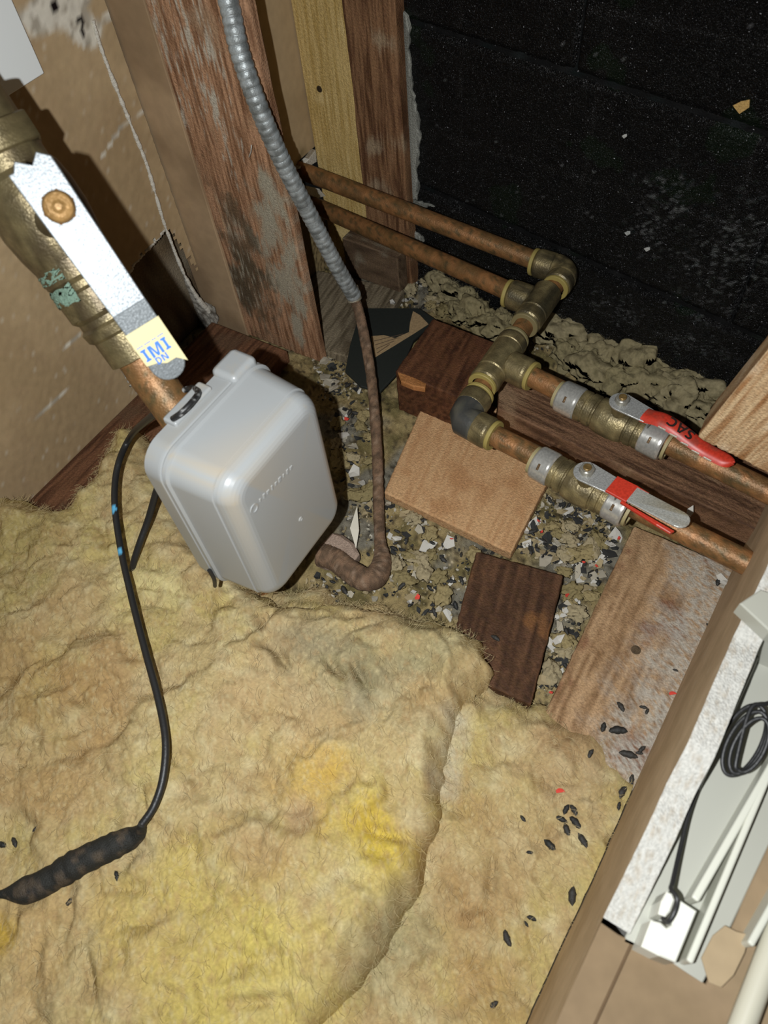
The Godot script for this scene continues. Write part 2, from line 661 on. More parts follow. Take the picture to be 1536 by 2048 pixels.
	var bits := [[[596, 338], [618, 318], [632, 300], [634, 324], [616, 336]], [[612, 372], [640, 378], [652, 392], [634, 398], [616, 388]], [[574, 388], [584, 372], [588, 398], [580, 428], [572, 434], [578, 410]]]
	for b in bits:
		var pb := MB.new()
		var poly := pv(b, func(px, py):
			var p := on_x(px, py, -0.538)
			return Vector2(p.z, p.y))
		plate(pb, Transform3D(Basis(Vector3(0, 0, 1), Vector3(1, 0, 0), Vector3(0, 1, 0)), Vector3(-0.546, 0, 0)), poly, 0.008, 0.001, solid(C(214, 208, 194)))
		part(root, "gypsum_chip", pb, M.gypsum)

func make_studs():
	# the weathered stud that faces the camera
	var s := thing("wall_stud", "weathered red-brown stud smeared with white plaster, behind the grey junction box", "stud", "", Vector3(-0.5055, 0, -0.494))
	var xy := func(px, py):
		var p := on_z(px, py, -0.487)
		return Vector2(p.x, p.y)
	var base := wood(41, 1, C(124, 88, 62), C(194, 150, 116), C(164, 134, 106), 0.18)
	var n1 := noise(42, 1.0, 3)
	var n2 := noise(43, 40.0, 3)
	var n4 := noise(45, 190.0, 3)
	# pale plaster and grime, laid where the photograph shows them: px, py, radius x, radius y, kind
	var spots := []
	for q in [[355, 30, 0.018, 0.05, 0], [385, 130, 0.022, 0.045, 0], [360, 230, 0.014, 0.03, 0], [420, 90, 0.012, 0.05, 0], [450, 260, 0.012, 0.04, 0], [540, 400, 0.016, 0.028, 1], [545, 470, 0.026, 0.05, 1], [570, 560, 0.022, 0.05, 1], [590, 640, 0.012, 0.03, 1], [470, 470, 0.03, 0.06, 2], [500, 580, 0.035, 0.05, 2], [470, 560, 0.02, 0.04, 2], [300, 120, 0.012, 0.05, 0], [330, 80, 0.012, 0.05, 0]]:
		spots.push_back([xy.call(q[0], q[1]), Vector2(q[2], q[3]), q[4]])
	var white := C(198, 188, 170)
	var pale := C(172, 164, 144)
	var grime := C(92, 80, 62)
	var red := C(132, 84, 56)
	var fc := func(p: Vector3):
		var c: Color = base.call(p)
		var w := Vector2(p.x - 0.5055, p.y + TOP * 0.5)
		var streak := n1.get_noise_3d(p.x * 260.0, p.y * 34.0, 0.0)
		var blot := n2.get_noise_3d(p.x, p.y * 0.5, 2.0)
		for q in spots:
			var d: float = ((w - q[0]) / q[1]).length()
			if d < 1.6:
				if q[2] == 0:
					c = c.lerp(white, 0.8 * sm(0.22, 0.62, streak - 0.25 * d + 0.30 + 0.4 * blot))
				elif q[2] == 1:
					c = c.lerp(pale, 0.9 * sm(1.25, 0.45, d + 1.1 * blot + 0.5 * streak + 0.3 * n4.get_noise_3d(p.x, p.y, 0.0)))
				elif q[2] == 2:
					c = c.lerp(grime.lerp(pale, sm(0.0, 0.5, streak + 0.6 * blot)), 0.75 * sm(1.35, 0.45, d + 1.2 * blot + 0.5 * n4.get_noise_3d(p.x, p.y, 4.0)))
				else:
					c = c.lerp(red, 0.6 * sm(1.1, 0.6, d + 0.4 * blot))
		return c
	var dents := noise(44, 1.0, 2)
	var mb := MB.new()
	rbox(mb, Transform3D(Basis(), Vector3(-0.5055, TOP * 0.5, -0.494)), Vector3(0.119, TOP, 0.014), 0.003, Vector3(0.0013, 0.0045, 0.008), fc, func(p: Vector3): return 0.0012 * dents.get_noise_3d(p.x * 130.0, p.y * 14.0, p.z * 130.0))
	part(s, "timber", mb, M.wood)
	# a dark split down its left side and a bent staple
	var sp := MB.new()
	var pa := []
	for q in [[326, 214], [345, 268], [362, 318], [378, 364]]:
		pa.push_back(on_z(q[0], q[1], -0.4862))
	tube(sp, curve(pa, 8), func(s2): return 0.0010 - 0.0006 * absf(s2 - 0.09) / 0.09, 6, solid(C(16, 13, 11)))
	part(s, "split", sp, M.wood)
	var stp := MB.new()
	tube(stp, PackedVector3Array([on_z(503, 290, -0.483), on_z(502, 303, -0.479), on_z(498, 314, -0.482)]), func(_s): return 0.0006, 6, solid(C(210, 205, 195)))
	part(s, "staple", stp, M.steel)
	# pale new stud and old post against the block wall
	var p1 := thing("wall_stud", "clean pale yellow stud standing in the recess beside the brown post", "stud", "", Vector3(-0.511, 0, -0.68))
	var mb2 := MB.new()
	rbox(mb2, Transform3D(Basis(), Vector3(-0.511, TOP * 0.5, -0.68)), Vector3(0.066, TOP, 0.04), 0.002, Vector3(0.0015, 0.007, 0.008), wood(51, 1, C(190, 158, 92), C(222, 192, 128), C(236, 210, 150), 0.35))
	part(p1, "timber", mb2, M.wood)
	var kn := MB.new()
	lathe(kn, Transform3D(Basis(Vector3(0, 0, 1), Vector3(0, 1, 0), Vector3(-1, 0, 0)), on_z(639, 178, -0.6602)), [Vector2(-0.002, 0.004), Vector2(0.0006, 0.0035), Vector2(0.0012, 0.0)], 12, solid(C(62, 52, 36)))
	part(p1, "knot", kn, M.wood)
	var p2 := thing("corner_post", "dark brown mottled post wedged between the pale stud and the black wall", "post", "", Vector3(-0.446, 0, -0.68))
	var mb3 := MB.new()
	var w3 := wood(52, 1, C(92, 62, 42), C(150, 112, 80), C(170, 150, 122), 0.16)
	rbox(mb3, Transform3D(Basis(), Vector3(-0.446, TOP * 0.5, -0.68)), Vector3(0.061, TOP, 0.05), 0.003, Vector3(0.0015, 0.005, 0.008), w3, func(p: Vector3): return 0.001 * dents.get_noise_3d(p.x * 130.0, p.y * 16.0, p.z * 130.0))
	part(p2, "timber", mb3, M.wood)
	# the bottom plate along the left wall, in front of the stud
	var bp := thing("bottom_plate", "reddish brown timber plate lying along the foot of the left wall", "timber", "", Vector3(-0.545, 0, -0.28))
	var mb4 := MB.new()
	rbox(mb4, Transform3D(Basis(), Vector3(-0.545, 0.003, -0.19)), Vector3(0.12, 0.024, 0.57), 0.002, Vector3(0.002, 0.01, 0.007), wood(53, 2, C(84, 56, 40), C(134, 94, 68), C(108, 84, 64), 0.2))
	part(bp, "timber", mb4, M.wood)
	var bo := thing("floor_board", "short grey grimy board on the floor between stud and black cardboard", "board", "", Vector3(-0.47, 0, -0.57))
	var mb5 := MB.new()
	rbox(mb5, Transform3D(Basis(Vector3.UP, 0.12), Vector3(-0.472, 0.0035, -0.565)), Vector3(0.128, 0.013, 0.135), 0.002, Vector3(0.002, 0.01, 0.004), wood(54, 2, C(96, 84, 66), C(150, 136, 112), C(84, 70, 54), 0.1))
	part(bo, "timber", mb5, M.wood)
	var of := thing("timber_offcut", "small dark brown timber offcut at the foot of the pale stud", "timber", "", Vector3(-0.47, 0, -0.64))
	var mb6 := MB.new()
	rbox(mb6, Transform3D(Basis(Vector3.UP, -0.05), Vector3(-0.462, 0.035, -0.645)), Vector3(0.085, 0.055, 0.02), 0.002, Vector3(0.002, 0.006, 0.004), wood(55, 0, C(74, 58, 44), C(122, 100, 78), C(150, 140, 120), 0.25))
	part(of, "timber", mb6, M.wood)

func make_block_wall():
	var root := structure("wall_back")
	var turn := Basis(Vector3.UP, deg_to_rad(-6.0))
	var o := Vector3(-0.4155, 0, -0.672)
	var n1 := noise(61, 420.0, 2)
	var n2 := noise(62, 60.0, 3)
	var n3 := noise(63, 9.0, 3)
	var n4 := noise(64, 700.0, 1)
	var inv := Transform3D(turn, o).affine_inverse()
	var uy := func(px, py):
		var p := on_z(px, py, -0.64)
		var q := inv * p
		var r := ray(px, py)
		var e := inv * EYE
		var d := inv.basis * r
		q = e + d * (-e.z / d.z)
		return Vector2(q.x, q.y)
	var chalk := []
	for q in [[1320, 420, 0.030, 0.05], [1300, 470, 0.03, 0.02], [1440, 560, 0.05, 0.06], [1200, 600, 0.022, 0.014], [1260, 620, 0.03, 0.012], [1235, 640, 0.02, 0.01], [1490, 480, 0.04, 0.05], [1380, 690, 0.05, 0.02], [1340, 390, 0.02, 0.02]]:
		chalk.push_back([uy.call(q[0], q[1]), Vector2(q[2], q[3])])
	var black := C(14, 15, 15)
	var green := C(19, 22, 21)
	var dust := C(150, 152, 150)
	var fc := func(p: Vector3):
		var c := black.lerp(green, sm(-0.1, 0.4, n3.get_noise_3dv(p)))
		if n4.get_noise_3dv(p) > 0.90:
			c = c.lerp(dust, 0.25)
		for q in chalk:
			var d: float = ((Vector2(p.x, p.y) - q[0]) / q[1]).length()
			if d < 1.5:
				c = c.lerp(dust, 0.18 * sm(1.2, 0.2, d + 0.7 * n2.get_noise_3dv(p)) * sm(0.15, 0.45, n1.get_noise_3dv(p)))
		return c
	# the bed joints run slightly downhill, as in the photograph: height and slope of each
	var q0: Vector2 = uy.call(870, 62)
	var q1: Vector2 = uy.call(1510, 265)
	var q2: Vector2 = uy.call(1180, 528)
	var q3: Vector2 = uy.call(1490, 668)
	var s1 := (q1.y - q0.y) / (q1.x - q0.x)
	var s0 := (q3.y - q2.y) / (q3.x - q2.x)
	var bed1 := q0.y - s1 * q0.x
	var bed0 := q2.y - s0 * q2.x
	var head := 0.385
	var J := 0.0045
	var rows := [[bed0 - 0.2, s0, bed0, s0], [bed0, s0, bed1, s1], [bed1, s1, bed1 + 0.2, s1], [bed1 + 0.2, s1, bed1 + 0.4, s1]]
	for k in rows.size():
		var row: Array = rows[k]
		var first := head - (0.0 if k % 2 == 1 else 0.2)
		for m in range(-1, 3):
			var x0 := maxf(first + m * 0.4, -0.01)
			var x1 := minf(first + (m + 1) * 0.4, 0.62)
			if x1 - x0 < 0.03:
				continue
			var mb := MB.new()
			var X0 := x0 + 0.0006
			var X1 := x1 - 0.0006
			sheet(mb, int((X1 - X0) / 0.0028), 72, func(u, v):
				var x := lerpf(X0, X1, u)
				var Y0: float = maxf(row[0] + row[1] * x, -0.04) + J * 0.5
				var Y1: float = row[2] + row[3] * x - J * 0.5
				var y := lerpf(Y0, Y1, v)
				var e := minf(minf((x - X0) * 5.0, (X1 - x) * 5.0), minf(y - Y0, Y1 - y))
				var q := Vector3(x, y, 0.0)
				var z := -0.0035 * (1.0 - sm(0.0, 0.006, e)) + 0.0007 * n1.get_noise_3dv(q) + 0.0011 * n2.get_noise_3dv(q)
				return Vector3(x, y, z), fc, Vector3.BACK)
			for i in mb.v.size():
				mb.v[i] = Transform3D(turn, o) * mb.v[i]
				mb.n[i] = turn * mb.n[i]
			part(root, "concrete_block", mb, M.block)
	var mo := MB.new()
	rbox(mo, Transform3D(turn, o + turn * Vector3(0.30, 0.36, -0.0538)), Vector3(0.66, 0.86, 0.10), 0.002, Vector3(0.012, 0.012, 0.05), func(p: Vector3): return C(20, 21, 21).lerp(C(34, 36, 35), sm(0.1, 0.5, n2.get_noise_3dv(p))), func(p: Vector3): return 0.0015 * n2.get_noise_3dv(p))
	part(root, "mortar_bed", mo, M.mortar)
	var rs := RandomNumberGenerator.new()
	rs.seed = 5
	var grain := flake_mesh(rs)  # flash glints on the glossy black wall, painted as tiny pale flakes
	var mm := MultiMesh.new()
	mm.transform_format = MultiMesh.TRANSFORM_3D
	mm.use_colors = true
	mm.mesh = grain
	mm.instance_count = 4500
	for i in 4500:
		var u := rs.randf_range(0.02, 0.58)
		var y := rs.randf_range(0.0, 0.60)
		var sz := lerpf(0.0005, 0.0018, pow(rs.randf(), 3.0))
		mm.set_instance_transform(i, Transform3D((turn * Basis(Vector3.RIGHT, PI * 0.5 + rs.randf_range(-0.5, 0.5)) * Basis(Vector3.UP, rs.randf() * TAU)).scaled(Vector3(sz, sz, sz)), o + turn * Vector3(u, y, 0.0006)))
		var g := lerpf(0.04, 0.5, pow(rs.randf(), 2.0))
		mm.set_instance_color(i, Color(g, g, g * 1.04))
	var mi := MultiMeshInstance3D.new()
	mi.name = "painted_glints"  # sparkle put into the colour of scattered flakes
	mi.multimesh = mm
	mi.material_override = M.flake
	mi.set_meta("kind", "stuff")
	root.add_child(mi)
	# unpainted mortar along the post and at the foot
	var gm := MB.new()
	var nm := noise(66, 90.0, 3)
	var strip := [[[806, 15], [818, 40], [822, 120], [829, 190], [842, 250], [840, 300], [836, 350], [838, 396], [818, 400], [811, 300], [806, 150]], [[846, 470], [828, 462], [824, 500], [838, 520], [848, 500]], [[824, 398], [850, 404], [870, 412], [850, 416], [828, 412]]]
	for s in strip:
		var poly := pv(s, uy)
		var b := MB.new()
		var q := PackedVector2Array()
		for i in poly.size():
			for k in 6:
				var w := poly[i].lerp(poly[(i + 1) % poly.size()], k / 6.0)
				q.push_back(w + Vector2(nm.get_noise_2d(w.x, w.y), nm.get_noise_2d(w.y + 3.0, w.x)) * 0.004)
		plate(b, Transform3D(Basis(turn.x, turn.z, Vector3.UP), o + turn.z * -0.003), q, 0.006, 0.001, func(p: Vector3): return C(120, 120, 112).lerp(C(170, 170, 160), sm(-0.2, 0.3, nm.get_noise_3dv(p))))
		part(root, "mortar_smear", b, M.mortar)
	# a chip of tan paper stuck to the paint, and two white crumbs
	for q in [[1484, 214, 0.007, C(196, 160, 100)], [1250, 272, 0.0026, C(190, 190, 184)], [1256, 466, 0.0034, C(180, 182, 178)], [1295, 498, 0.0034, C(190, 190, 184)]]:
		var a: Vector2 = uy.call(q[0], q[1])
		var b := MB.new()
		var r: float = q[2]
		plate(b, Transform3D(Basis(turn.x, turn.z, Vector3.UP), o), PackedVector2Array([a + Vector2(-r, 0), a + Vector2(-r * 0.3, r * 0.6), a + Vector2(r * 0.6, r), a + Vector2(r * 0.8, r * 0.2), a + Vector2(0, -r * 0.7)]), 0.0016, 0.0003, solid(q[3]))
		part(root, "paint_chip", b, M.gypsum)

# the right wall runs a little askew: x as a function of z
func wall_rx(z: float) -> float:
	return 0.0455 - 0.035 * z

func on_right(px: float, py: float) -> Vector3:
	var r := ray(px, py)
	# x = .0455 - .035 z
	var t := 0.0455 / (r.x + 0.035 * r.z)
	return EYE + r * t

func make_right_wall():
	var root := structure("wall_right")
	var n1 := noise(71, 14.0, 3)
	var n2 := noise(72, 1.0, 2)
	var n3 := noise(73, 220.0, 2)
	var br := C(214, 190, 158)
	var br2 := C(200, 176, 144)
	var pale := C(216, 200, 172)
	var fc := func(p: Vector3):
		var c := br.lerp(br2, sm(-0.3, 0.3, n1.get_noise_3dv(p)))
		return c.lerp(pale, 0.7 * sm(0.55, 0.68, n2.get_noise_3d(p.x * 20.0, p.y * 300.0, p.z * 60.0)))
	# cut edge of the opening: along the wall (z) and height
	var cut := []
	for q in [[1536, 1130], [1500, 1205], [1468, 1270], [1427, 1365], [1375, 1487], [1334, 1565], [1297, 1648], [1250, 1745], [1206, 1835]]:
		var p := on_right(q[0], q[1])
		cut.push_back(Vector2(p.z, p.y))
	var top_at := func(z: float) -> float:
		if z <= cut[0].x:
			return cut[0].y
		for i in cut.size() - 1:
			if z <= cut[i + 1].x:
				return lerpf(cut[i].y, cut[i + 1].y, (z - cut[i].x) / (cut[i + 1].x - cut[i].x))
		return cut[-1].y
	var zend: float = cut[-1].x
	var TH := 0.0145
	var lo := MB.new()
	sheet(lo, 190, 60, func(u, v):
		var z := lerpf(-0.66, zend, u)
		var y: float = lerpf(-0.005, top_at.call(z) + 0.0012 * n3.get_noise_1d(z), v)
		return Vector3(wall_rx(z), y, z), fc, Vector3.LEFT)
	part(root, "lower_panel", lo, M.paper)
	var gy := MB.new()
	var w1 := C(204, 202, 194)
	var w2 := C(188, 180, 166)
	var gc := func(p: Vector3): return w1.lerp(w2, sm(0.1, 0.5, n3.get_noise_3dv(p)))
	sheet(gy, 190, 14, func(u, v):
		var z := lerpf(-0.66, zend, u)
		var y: float = top_at.call(z) + 0.0012 * n3.get_noise_1d(z) + 0.0006 * n3.get_noise_2d(z, v)
		return Vector3(wall_rx(z) + v * TH, y, z), gc, Vector3.UP)
	part(root, "gypsum_core", gy, M.gypsum)
	var fr := MB.new()
	sheet(fr, 60, 30, func(u, v):
		var z := lerpf(-0.66, zend, u)
		return Vector3(wall_rx(z) + TH, lerpf(-0.005, top_at.call(z), v), z), solid(C(198, 196, 188)), Vector3.RIGHT)
	part(root, "front_paper", fr, M.paper)
	# beyond the opening the board runs on, its paper folded down over the edge as a ledge
	var LY := 0.176
	var on := MB.new()
	sheet(on, 90, 50, func(u, v):
		var z := lerpf(zend, 0.36, u)
		return Vector3(wall_rx(z), lerpf(-0.005, lerpf(cut[-1].y, LY, minf(1.0, u * 12.0)), v), z), fc, Vector3.LEFT)
	part(root, "near_panel", on, M.paper)
	var lp := PackedVector2Array()
	for q in [[1236, 1868], [1270, 1884], [1330, 1912], [1376, 1945], [1412, 1968], [1440, 1905], [1468, 1845], [1500, 1770], [1600, 1560], [1900, 1560], [2000, 2700]]:
		var p := on_y(q[0], q[1], LY)
		lp.push_back(Vector2(p.x, p.z))
	lp.push_back(Vector2(wall_rx(0.36), 0.36))
	lp.push_back(Vector2(wall_rx(zend), zend + 0.002))
	var lm := MB.new()
	var lc1 := C(146, 126, 100)
	var lc2 := C(132, 112, 88)
	plate(lm, Transform3D(Basis(), Vector3(0, LY - 0.003, 0)), lp, 0.003, 0.0006, func(p: Vector3): return lc1.lerp(lc2, sm(-0.3, 0.3, n1.get_noise_3dv(p))))
	part(root, "paper_ledge", lm, M.paper)
	var sl := MB.new()
	var a := on_y(1262, 1890, LY)
	var b := on_y(1188, 2052, LY)
	tube(sl, PackedVector3Array([a, a.lerp(b, 0.5), b, b + (b - a)]), func(_s): return 0.0008, 5, solid(C(104, 86, 66)))
	part(root, "paper_seam", sl, M.paper)
	var er := MB.new()
	var ra := on_y(1650, 1610, LY + 0.01)
	var rb := on_y(1360, 2383, LY + 0.01)
	tube(er, PackedVector3Array([ra, ra.lerp(rb, 0.5), rb]), func(_s): return 0.006, 10, solid(C(190, 186, 168)))
	part(root, "edge_rail", er, M.white_plastic)

# ---------------------------------------------------------------- insulation
const GX0 := -0.72
const GX1 := 0.12
const GZ0 := -0.46
const GZ1 := 0.30
const GC := 0.007
var dist_low: PackedFloat32Array
var dist_up: PackedFloat32Array
var gw: int
var gh: int
var ni1: FastNoiseLite
var ni2: FastNoiseLite
var ni3: FastNoiseLite
var ni4: FastNoiseLite
var ni5: FastNoiseLite
var ni6: FastNoiseLite

func dist_grid(poly: PackedVector2Array) -> PackedFloat32Array:
	gw = int((GX1 - GX0) / GC) + 2
	gh = int((GZ1 - GZ0) / GC) + 2
	var out := PackedFloat32Array()
	out.resize(gw * gh)
	for j in gh:
		for i in gw:
			var p := Vector2(GX0 + i * GC, GZ0 + j * GC)
			var best := 1e9
			for k in poly.size():
				best = minf(best, Geometry2D.get_closest_point_to_segment(p, poly[k], poly[(k + 1) % poly.size()]).distance_squared_to(p))
			out[j * gw + i] = sqrt(best) * (1.0 if in_poly(p, poly) else -1.0)
	return out

func dist_at(g: PackedFloat32Array, x: float, z: float) -> float:
	var u := clampf((x - GX0) / GC, 0.0, gw - 1.001)
	var v := clampf((z - GZ0) / GC, 0.0, gh - 1.001)
	var i := int(u)
	var j := int(v)
	var a := lerpf(g[j * gw + i], g[j * gw + i + 1], u - i)
	var b := lerpf(g[(j + 1) * gw + i], g[(j + 1) * gw + i + 1], u - i)
	return lerpf(a, b, v - j)

func lumps(x: float, z: float, seed_off: float) -> float:
	# torn, combed sheets of wool: coordinates are stretched along a wandering direction
	var a := 2.4 * ni5.get_noise_2d(x + seed_off, z)
	var ca := cos(a)
	var sa := sin(a)
	var wx := x + 0.022 * ni3.get_noise_2d(x * 0.7 + seed_off, z * 0.7)
	var wz := z + 0.022 * ni3.get_noise_2d(z * 0.7 - seed_off, x * 0.7)
	var u := (wx * ca + wz * sa) * 0.42
	var v := wz * ca - wx * sa
	var big := ni1.get_noise_3d(wx, seed_off, wz)
	var puff := minf(absf(ni2.get_noise_3d(wx, seed_off, wz)) * 2.0, 1.0)          # rounded puffs with creases between
	var puff2 := minf(absf(ni6.get_noise_3d(wx + 1.0, seed_off, wz)) * 2.0, 1.0)
	var comb := ni4.get_noise_3d(u, seed_off, v)
	return big * 0.013 + (puff - 0.4) * 0.0050 + (puff2 - 0.4) * 0.0016 + comb * 0.0024

# narrow tears and gaps in the wool: middle, direction, length, depth
var tears := []
func torn(x: float, z: float) -> float:
	var h := 0.0
	for t in tears:
		var d := Vector2(x, z) - (t[0] as Vector2)
		if absf(d.x) < 0.05 and absf(d.y) < 0.05:
			var a: float = d.dot(t[1]) / t[2]
			var b: float = (t[1] as Vector2).orthogonal().dot(d)
			var k := exp(-a * a)
			h -= t[3] * k * exp(-pow(b / 0.0035, 2.0))
			h += t[3] * 0.6 * k * exp(-pow((b - 0.010) / 0.0065, 2.0))      # the lip beside the tear
	return h

func low_h(x: float, z: float) -> float:
	var d := dist_at(dist_low, x, z) + 0.006 * ni3.get_noise_2d(x + 5.0, z)
	if d <= -0.012:
		return -0.02
	var k := clampf((d + 0.006) / 0.035, 0.0, 1.0)
	return -0.008 + 0.033 * sqrt(1.0 - (1.0 - k) * (1.0 - k)) + (lumps(x, z, 0.7) + torn(x, z)) * sm(0.0, 0.03, d)

func up_h(x: float, z: float) -> float:
	var d := dist_at(dist_up, x, z) + 0.005 * ni3.get_noise_2d(x - 5.0, z)
	if d <= -0.004:
		return -1.0
	var k := clampf((d + 0.003) / 0.030, 0.0, 1.0)
	return 0.006 + 0.060 * sqrt(1.0 - (1.0 - k) * (1.0 - k)) + (lumps(x, z, 3.1) + torn(x, z)) * sm(-0.002, 0.03, d)

func soft_top(x: float, z: float) -> float:
	return maxf(floor_h(x, z), maxf(low_h(x, z), up_h(x, z)))

func make_insulation():
	ni1 = noise(81, 9.0, 2)
	ni2 = noise(82, 17.0, 1)
	ni6 = noise(95, 46.0, 2)
	ni3 = noise(83, 30.0, 2)
	ni4 = noise(84, 95.0, 4)
	ni5 = noise(94, 6.0, 2)
	var xz := func(px, py):
		var p := on_y(px, py, 0.030)
		return Vector2(p.x, p.z)
	dist_low = dist_grid(pv([[380, 1060], [520, 1170], [640, 1160], [700, 1195], [770, 1195], [840, 1232], [930, 1262], [985, 1335], [1010, 1378], [1062, 1404], [1088, 1394], [1130, 1430], [1195, 1446], [1224, 1488], [1252, 1532], [1330, 1560], [1480, 1700], [1500, 2500], [-700, 2500], [-700, 1010], [-300, 1010]], xz))
	dist_up = dist_grid(pv([[-500, 1016], [0, 1004], [60, 1014], [112, 1034], [150, 1040], [196, 975], [222, 925], [236, 890], [262, 872], [300, 886], [350, 1000], [430, 1120], [520, 1196], [560, 1216], [640, 1226], [700, 1216], [770, 1232], [850, 1252], [915, 1264], [965, 1290], [985, 1340], [958, 1378], [925, 1404], [905, 1460], [890, 1530], [878, 1610], [858, 1690], [845, 1750], [800, 1850], [725, 1960], [640, 2070], [540, 2220], [400, 2500], [-700, 2500]], xz))
	for q in [[582, 1348, 560, 1310, 0.013, 0.011], [690, 1365, 665, 1335, 0.012, 0.009], [735, 1378, 712, 1340, 0.014, 0.010], [545, 1240, 530, 1262, 0.010, 0.010], [612, 1216, 660, 1222, 0.016, 0.007], [700, 1240, 720, 1236, 0.010, 0.006], [905, 1352, 930, 1330, 0.010, 0.007], [560, 1425, 600, 1440, 0.014, 0.005], [195, 1440, 170, 1400, 0.014, 0.006], [250, 1180, 360, 1195, 0.018, 0.007], [860, 1700, 800, 1660, 0.016, 0.006], [740, 1660, 830, 1690, 0.02, 0.008], [930, 1835, 985, 1820, 0.014, 0.005], [985, 1790, 990, 1700, 0.02, 0.006], [1180, 1830, 1140, 1900, 0.02, 0.007], [1130, 1960, 1080, 2030, 0.02, 0.007], [215, 1790, 205, 1740, 0.012, 0.006], [190, 1900, 215, 2000, 0.02, 0.008], [60, 1440, 130, 1450, 0.016, 0.005], [100, 1540, 200, 1500, 0.018, 0.005], [470, 2010, 560, 2000, 0.02, 0.008], [1100, 1480, 1150, 1440, 0.014, 0.006], [960, 1470, 990, 1530, 0.014, 0.005]]:
		var p0 := on_y(q[0], q[1], 0.05)
		var p1 := on_y(q[2], q[3], 0.05)
		tears.push_back([Vector2((p0.x + p1.x) * 0.5, (p0.z + p1.z) * 0.5), Vector2(p1.x - p0.x, p1.z - p0.z).normalized(), q[4], q[5]])
	var nA := noise(85, 13.0, 4)
	var nB := noise(86, 34.0, 4)
	var nC := noise(87, 22.0, 3)
	var nD := noise(88, 420.0, 2)
	var nE := noise(96, 110.0, 3)
	var tan_ := C(196, 175, 126)
	var cream := C(212, 197, 152)
	var yellow := C(196, 178, 108)
	var pink := C(184, 154, 110)
	var rust := C(156, 122, 76)
	var ash := C(150, 142, 116)
	# stains and dye as they lie in the photograph: px, py, radius m, colour
	var dye := []
	for q in [[730, 1660, 0.030, C(214, 182, 40)], [760, 1720, 0.022, C(220, 196, 84)], [620, 1570, 0.036, C(204, 168, 92)], [660, 1540, 0.022, C(212, 176, 84)], [440, 1880, 0.060, C(204, 184, 92)], [560, 1980, 0.05, C(214, 196, 110)], [300, 1840, 0.045, C(206, 184, 108)], [600, 1640, 0.016, C(176, 146, 120)], [520, 1700, 0.03, C(176, 142, 98)], [150, 1400, 0.06, C(182, 152, 104)], [60, 1350, 0.05, C(178, 146, 96)], [220, 1370, 0.04, C(182, 148, 100)], [120, 1570, 0.05, C(188, 154, 102)], [680, 1330, 0.045, ash], [760, 1370, 0.035, ash], [610, 1300, 0.03, ash], [840, 1290, 0.04, C(156, 146, 108)], [60, 1090, 0.05, C(168, 152, 92)], [0, 1180, 0.05, C(172, 156, 98)], [60, 1860, 0.05, C(204, 172, 116)], [0, 1880, 0.014, C(212, 176, 40)], [960, 1600, 0.03, C(176, 144, 94)], [930, 1830, 0.035, C(180, 142, 92)], [980, 1960, 0.03, C(182, 146, 98)], [1140, 1530, 0.04, C(186, 158, 122)], [1160, 1450, 0.03, C(178, 148, 108)], [560, 1420, 0.05, C(200, 174, 130)], [820, 1850, 0.03, C(176, 166, 128)], [760, 1930, 0.025, C(170, 160, 122)], [270, 1200, 0.03, C(226, 210, 150)], [908, 1430, 0.014, C(206, 200, 178)], [898, 1490, 0.013, C(206, 200, 178)], [888, 1550, 0.013, C(202, 194, 170)], [330, 1190, 0.022, C(220, 208, 150)]]:
		var p := on_y(q[0], q[1], 0.055)
		dye.push_back([Vector2(p.x, p.z), q[2], q[3]])
	var fc := func(p: Vector3):
		var a := nA.get_noise_3dv(p)
		var b := nB.get_noise_3dv(p)
		var c := tan_.lerp(cream, sm(0.0, 0.4, b))
		c = c.lerp(yellow, 0.55 * sm(0.0, 0.4, a))
		c = c.lerp(pink, 0.45 * sm(0.05, 0.4, -a + 0.3 * b))
		var v := Vector2(p.x, p.z)
		var w := nC.get_noise_3dv(p)
		for q in dye:
			var d: float = v.distance_to(q[0]) / q[1]
			if d < 1.5:
				c = c.lerp(q[2], 0.6 * sm(1.35, 0.2, d + 0.8 * w))
		c = c.lerp(rust, 0.30 * sm(0.20, 0.42, nB.get_noise_3d(p.x + 3.0, p.y, p.z)))
		c = c.lerp(pink, 0.5 * sm(0.15, 0.45, nE.get_noise_3dv(p)))
		return c.lerp(cream, 0.5 * sm(0.25, 0.5, nD.get_noise_3dv(p)))
	var STEP := 0.0024
	var nx := int((GX1 - 0.06 + 0.60) / STEP)
	var nzc := int((GZ1 - GZ0) / STEP)
	var x0 := -0.600
	var x1 := 0.060
	var lo := thing("insulation_layer", "tan matted fibreglass layer on the floor beside the brown wall board", "insulation", "", Vector3(-0.1, 0, 0))
	var mb := MB.new()
	sheet(mb, nx, nzc, func(u, v):
		var x := lerpf(x0, x1, u)
		var z := lerpf(GZ0, GZ1, v)
		x = minf(x, wall_rx(z) - 0.001)
		return Vector3(x, low_h(x, z), z), fc, Vector3.UP, func(u, v):
			var x := lerpf(x0, x1, u)
			var z := lerpf(GZ0, GZ1, v)
			return x < wall_rx(z) and dist_at(dist_low, x, z) > -0.010 and dist_at(dist_up, x, z) < 0.05)
	part(lo, "matted_wool", mb, M.fluff)
	var up := thing("insulation_batt", "thick yellow fibreglass batt with a torn rounded edge under the grey box", "insulation", "", Vector3(-0.3, 0, 0))
	var mb2 := MB.new()
	sheet(mb2, nx, nzc, func(u, v):
		var x := lerpf(x0, x1, u)
		var z := lerpf(GZ0, GZ1, v)
		return Vector3(x, maxf(up_h(x, z), 0.004), z), fc, Vector3.UP, func(u, v):
			return dist_at(dist_up, lerpf(x0, x1, u), lerpf(GZ0, GZ1, v)) > -0.004)
	part(up, "matted_wool", mb2, M.fluff)
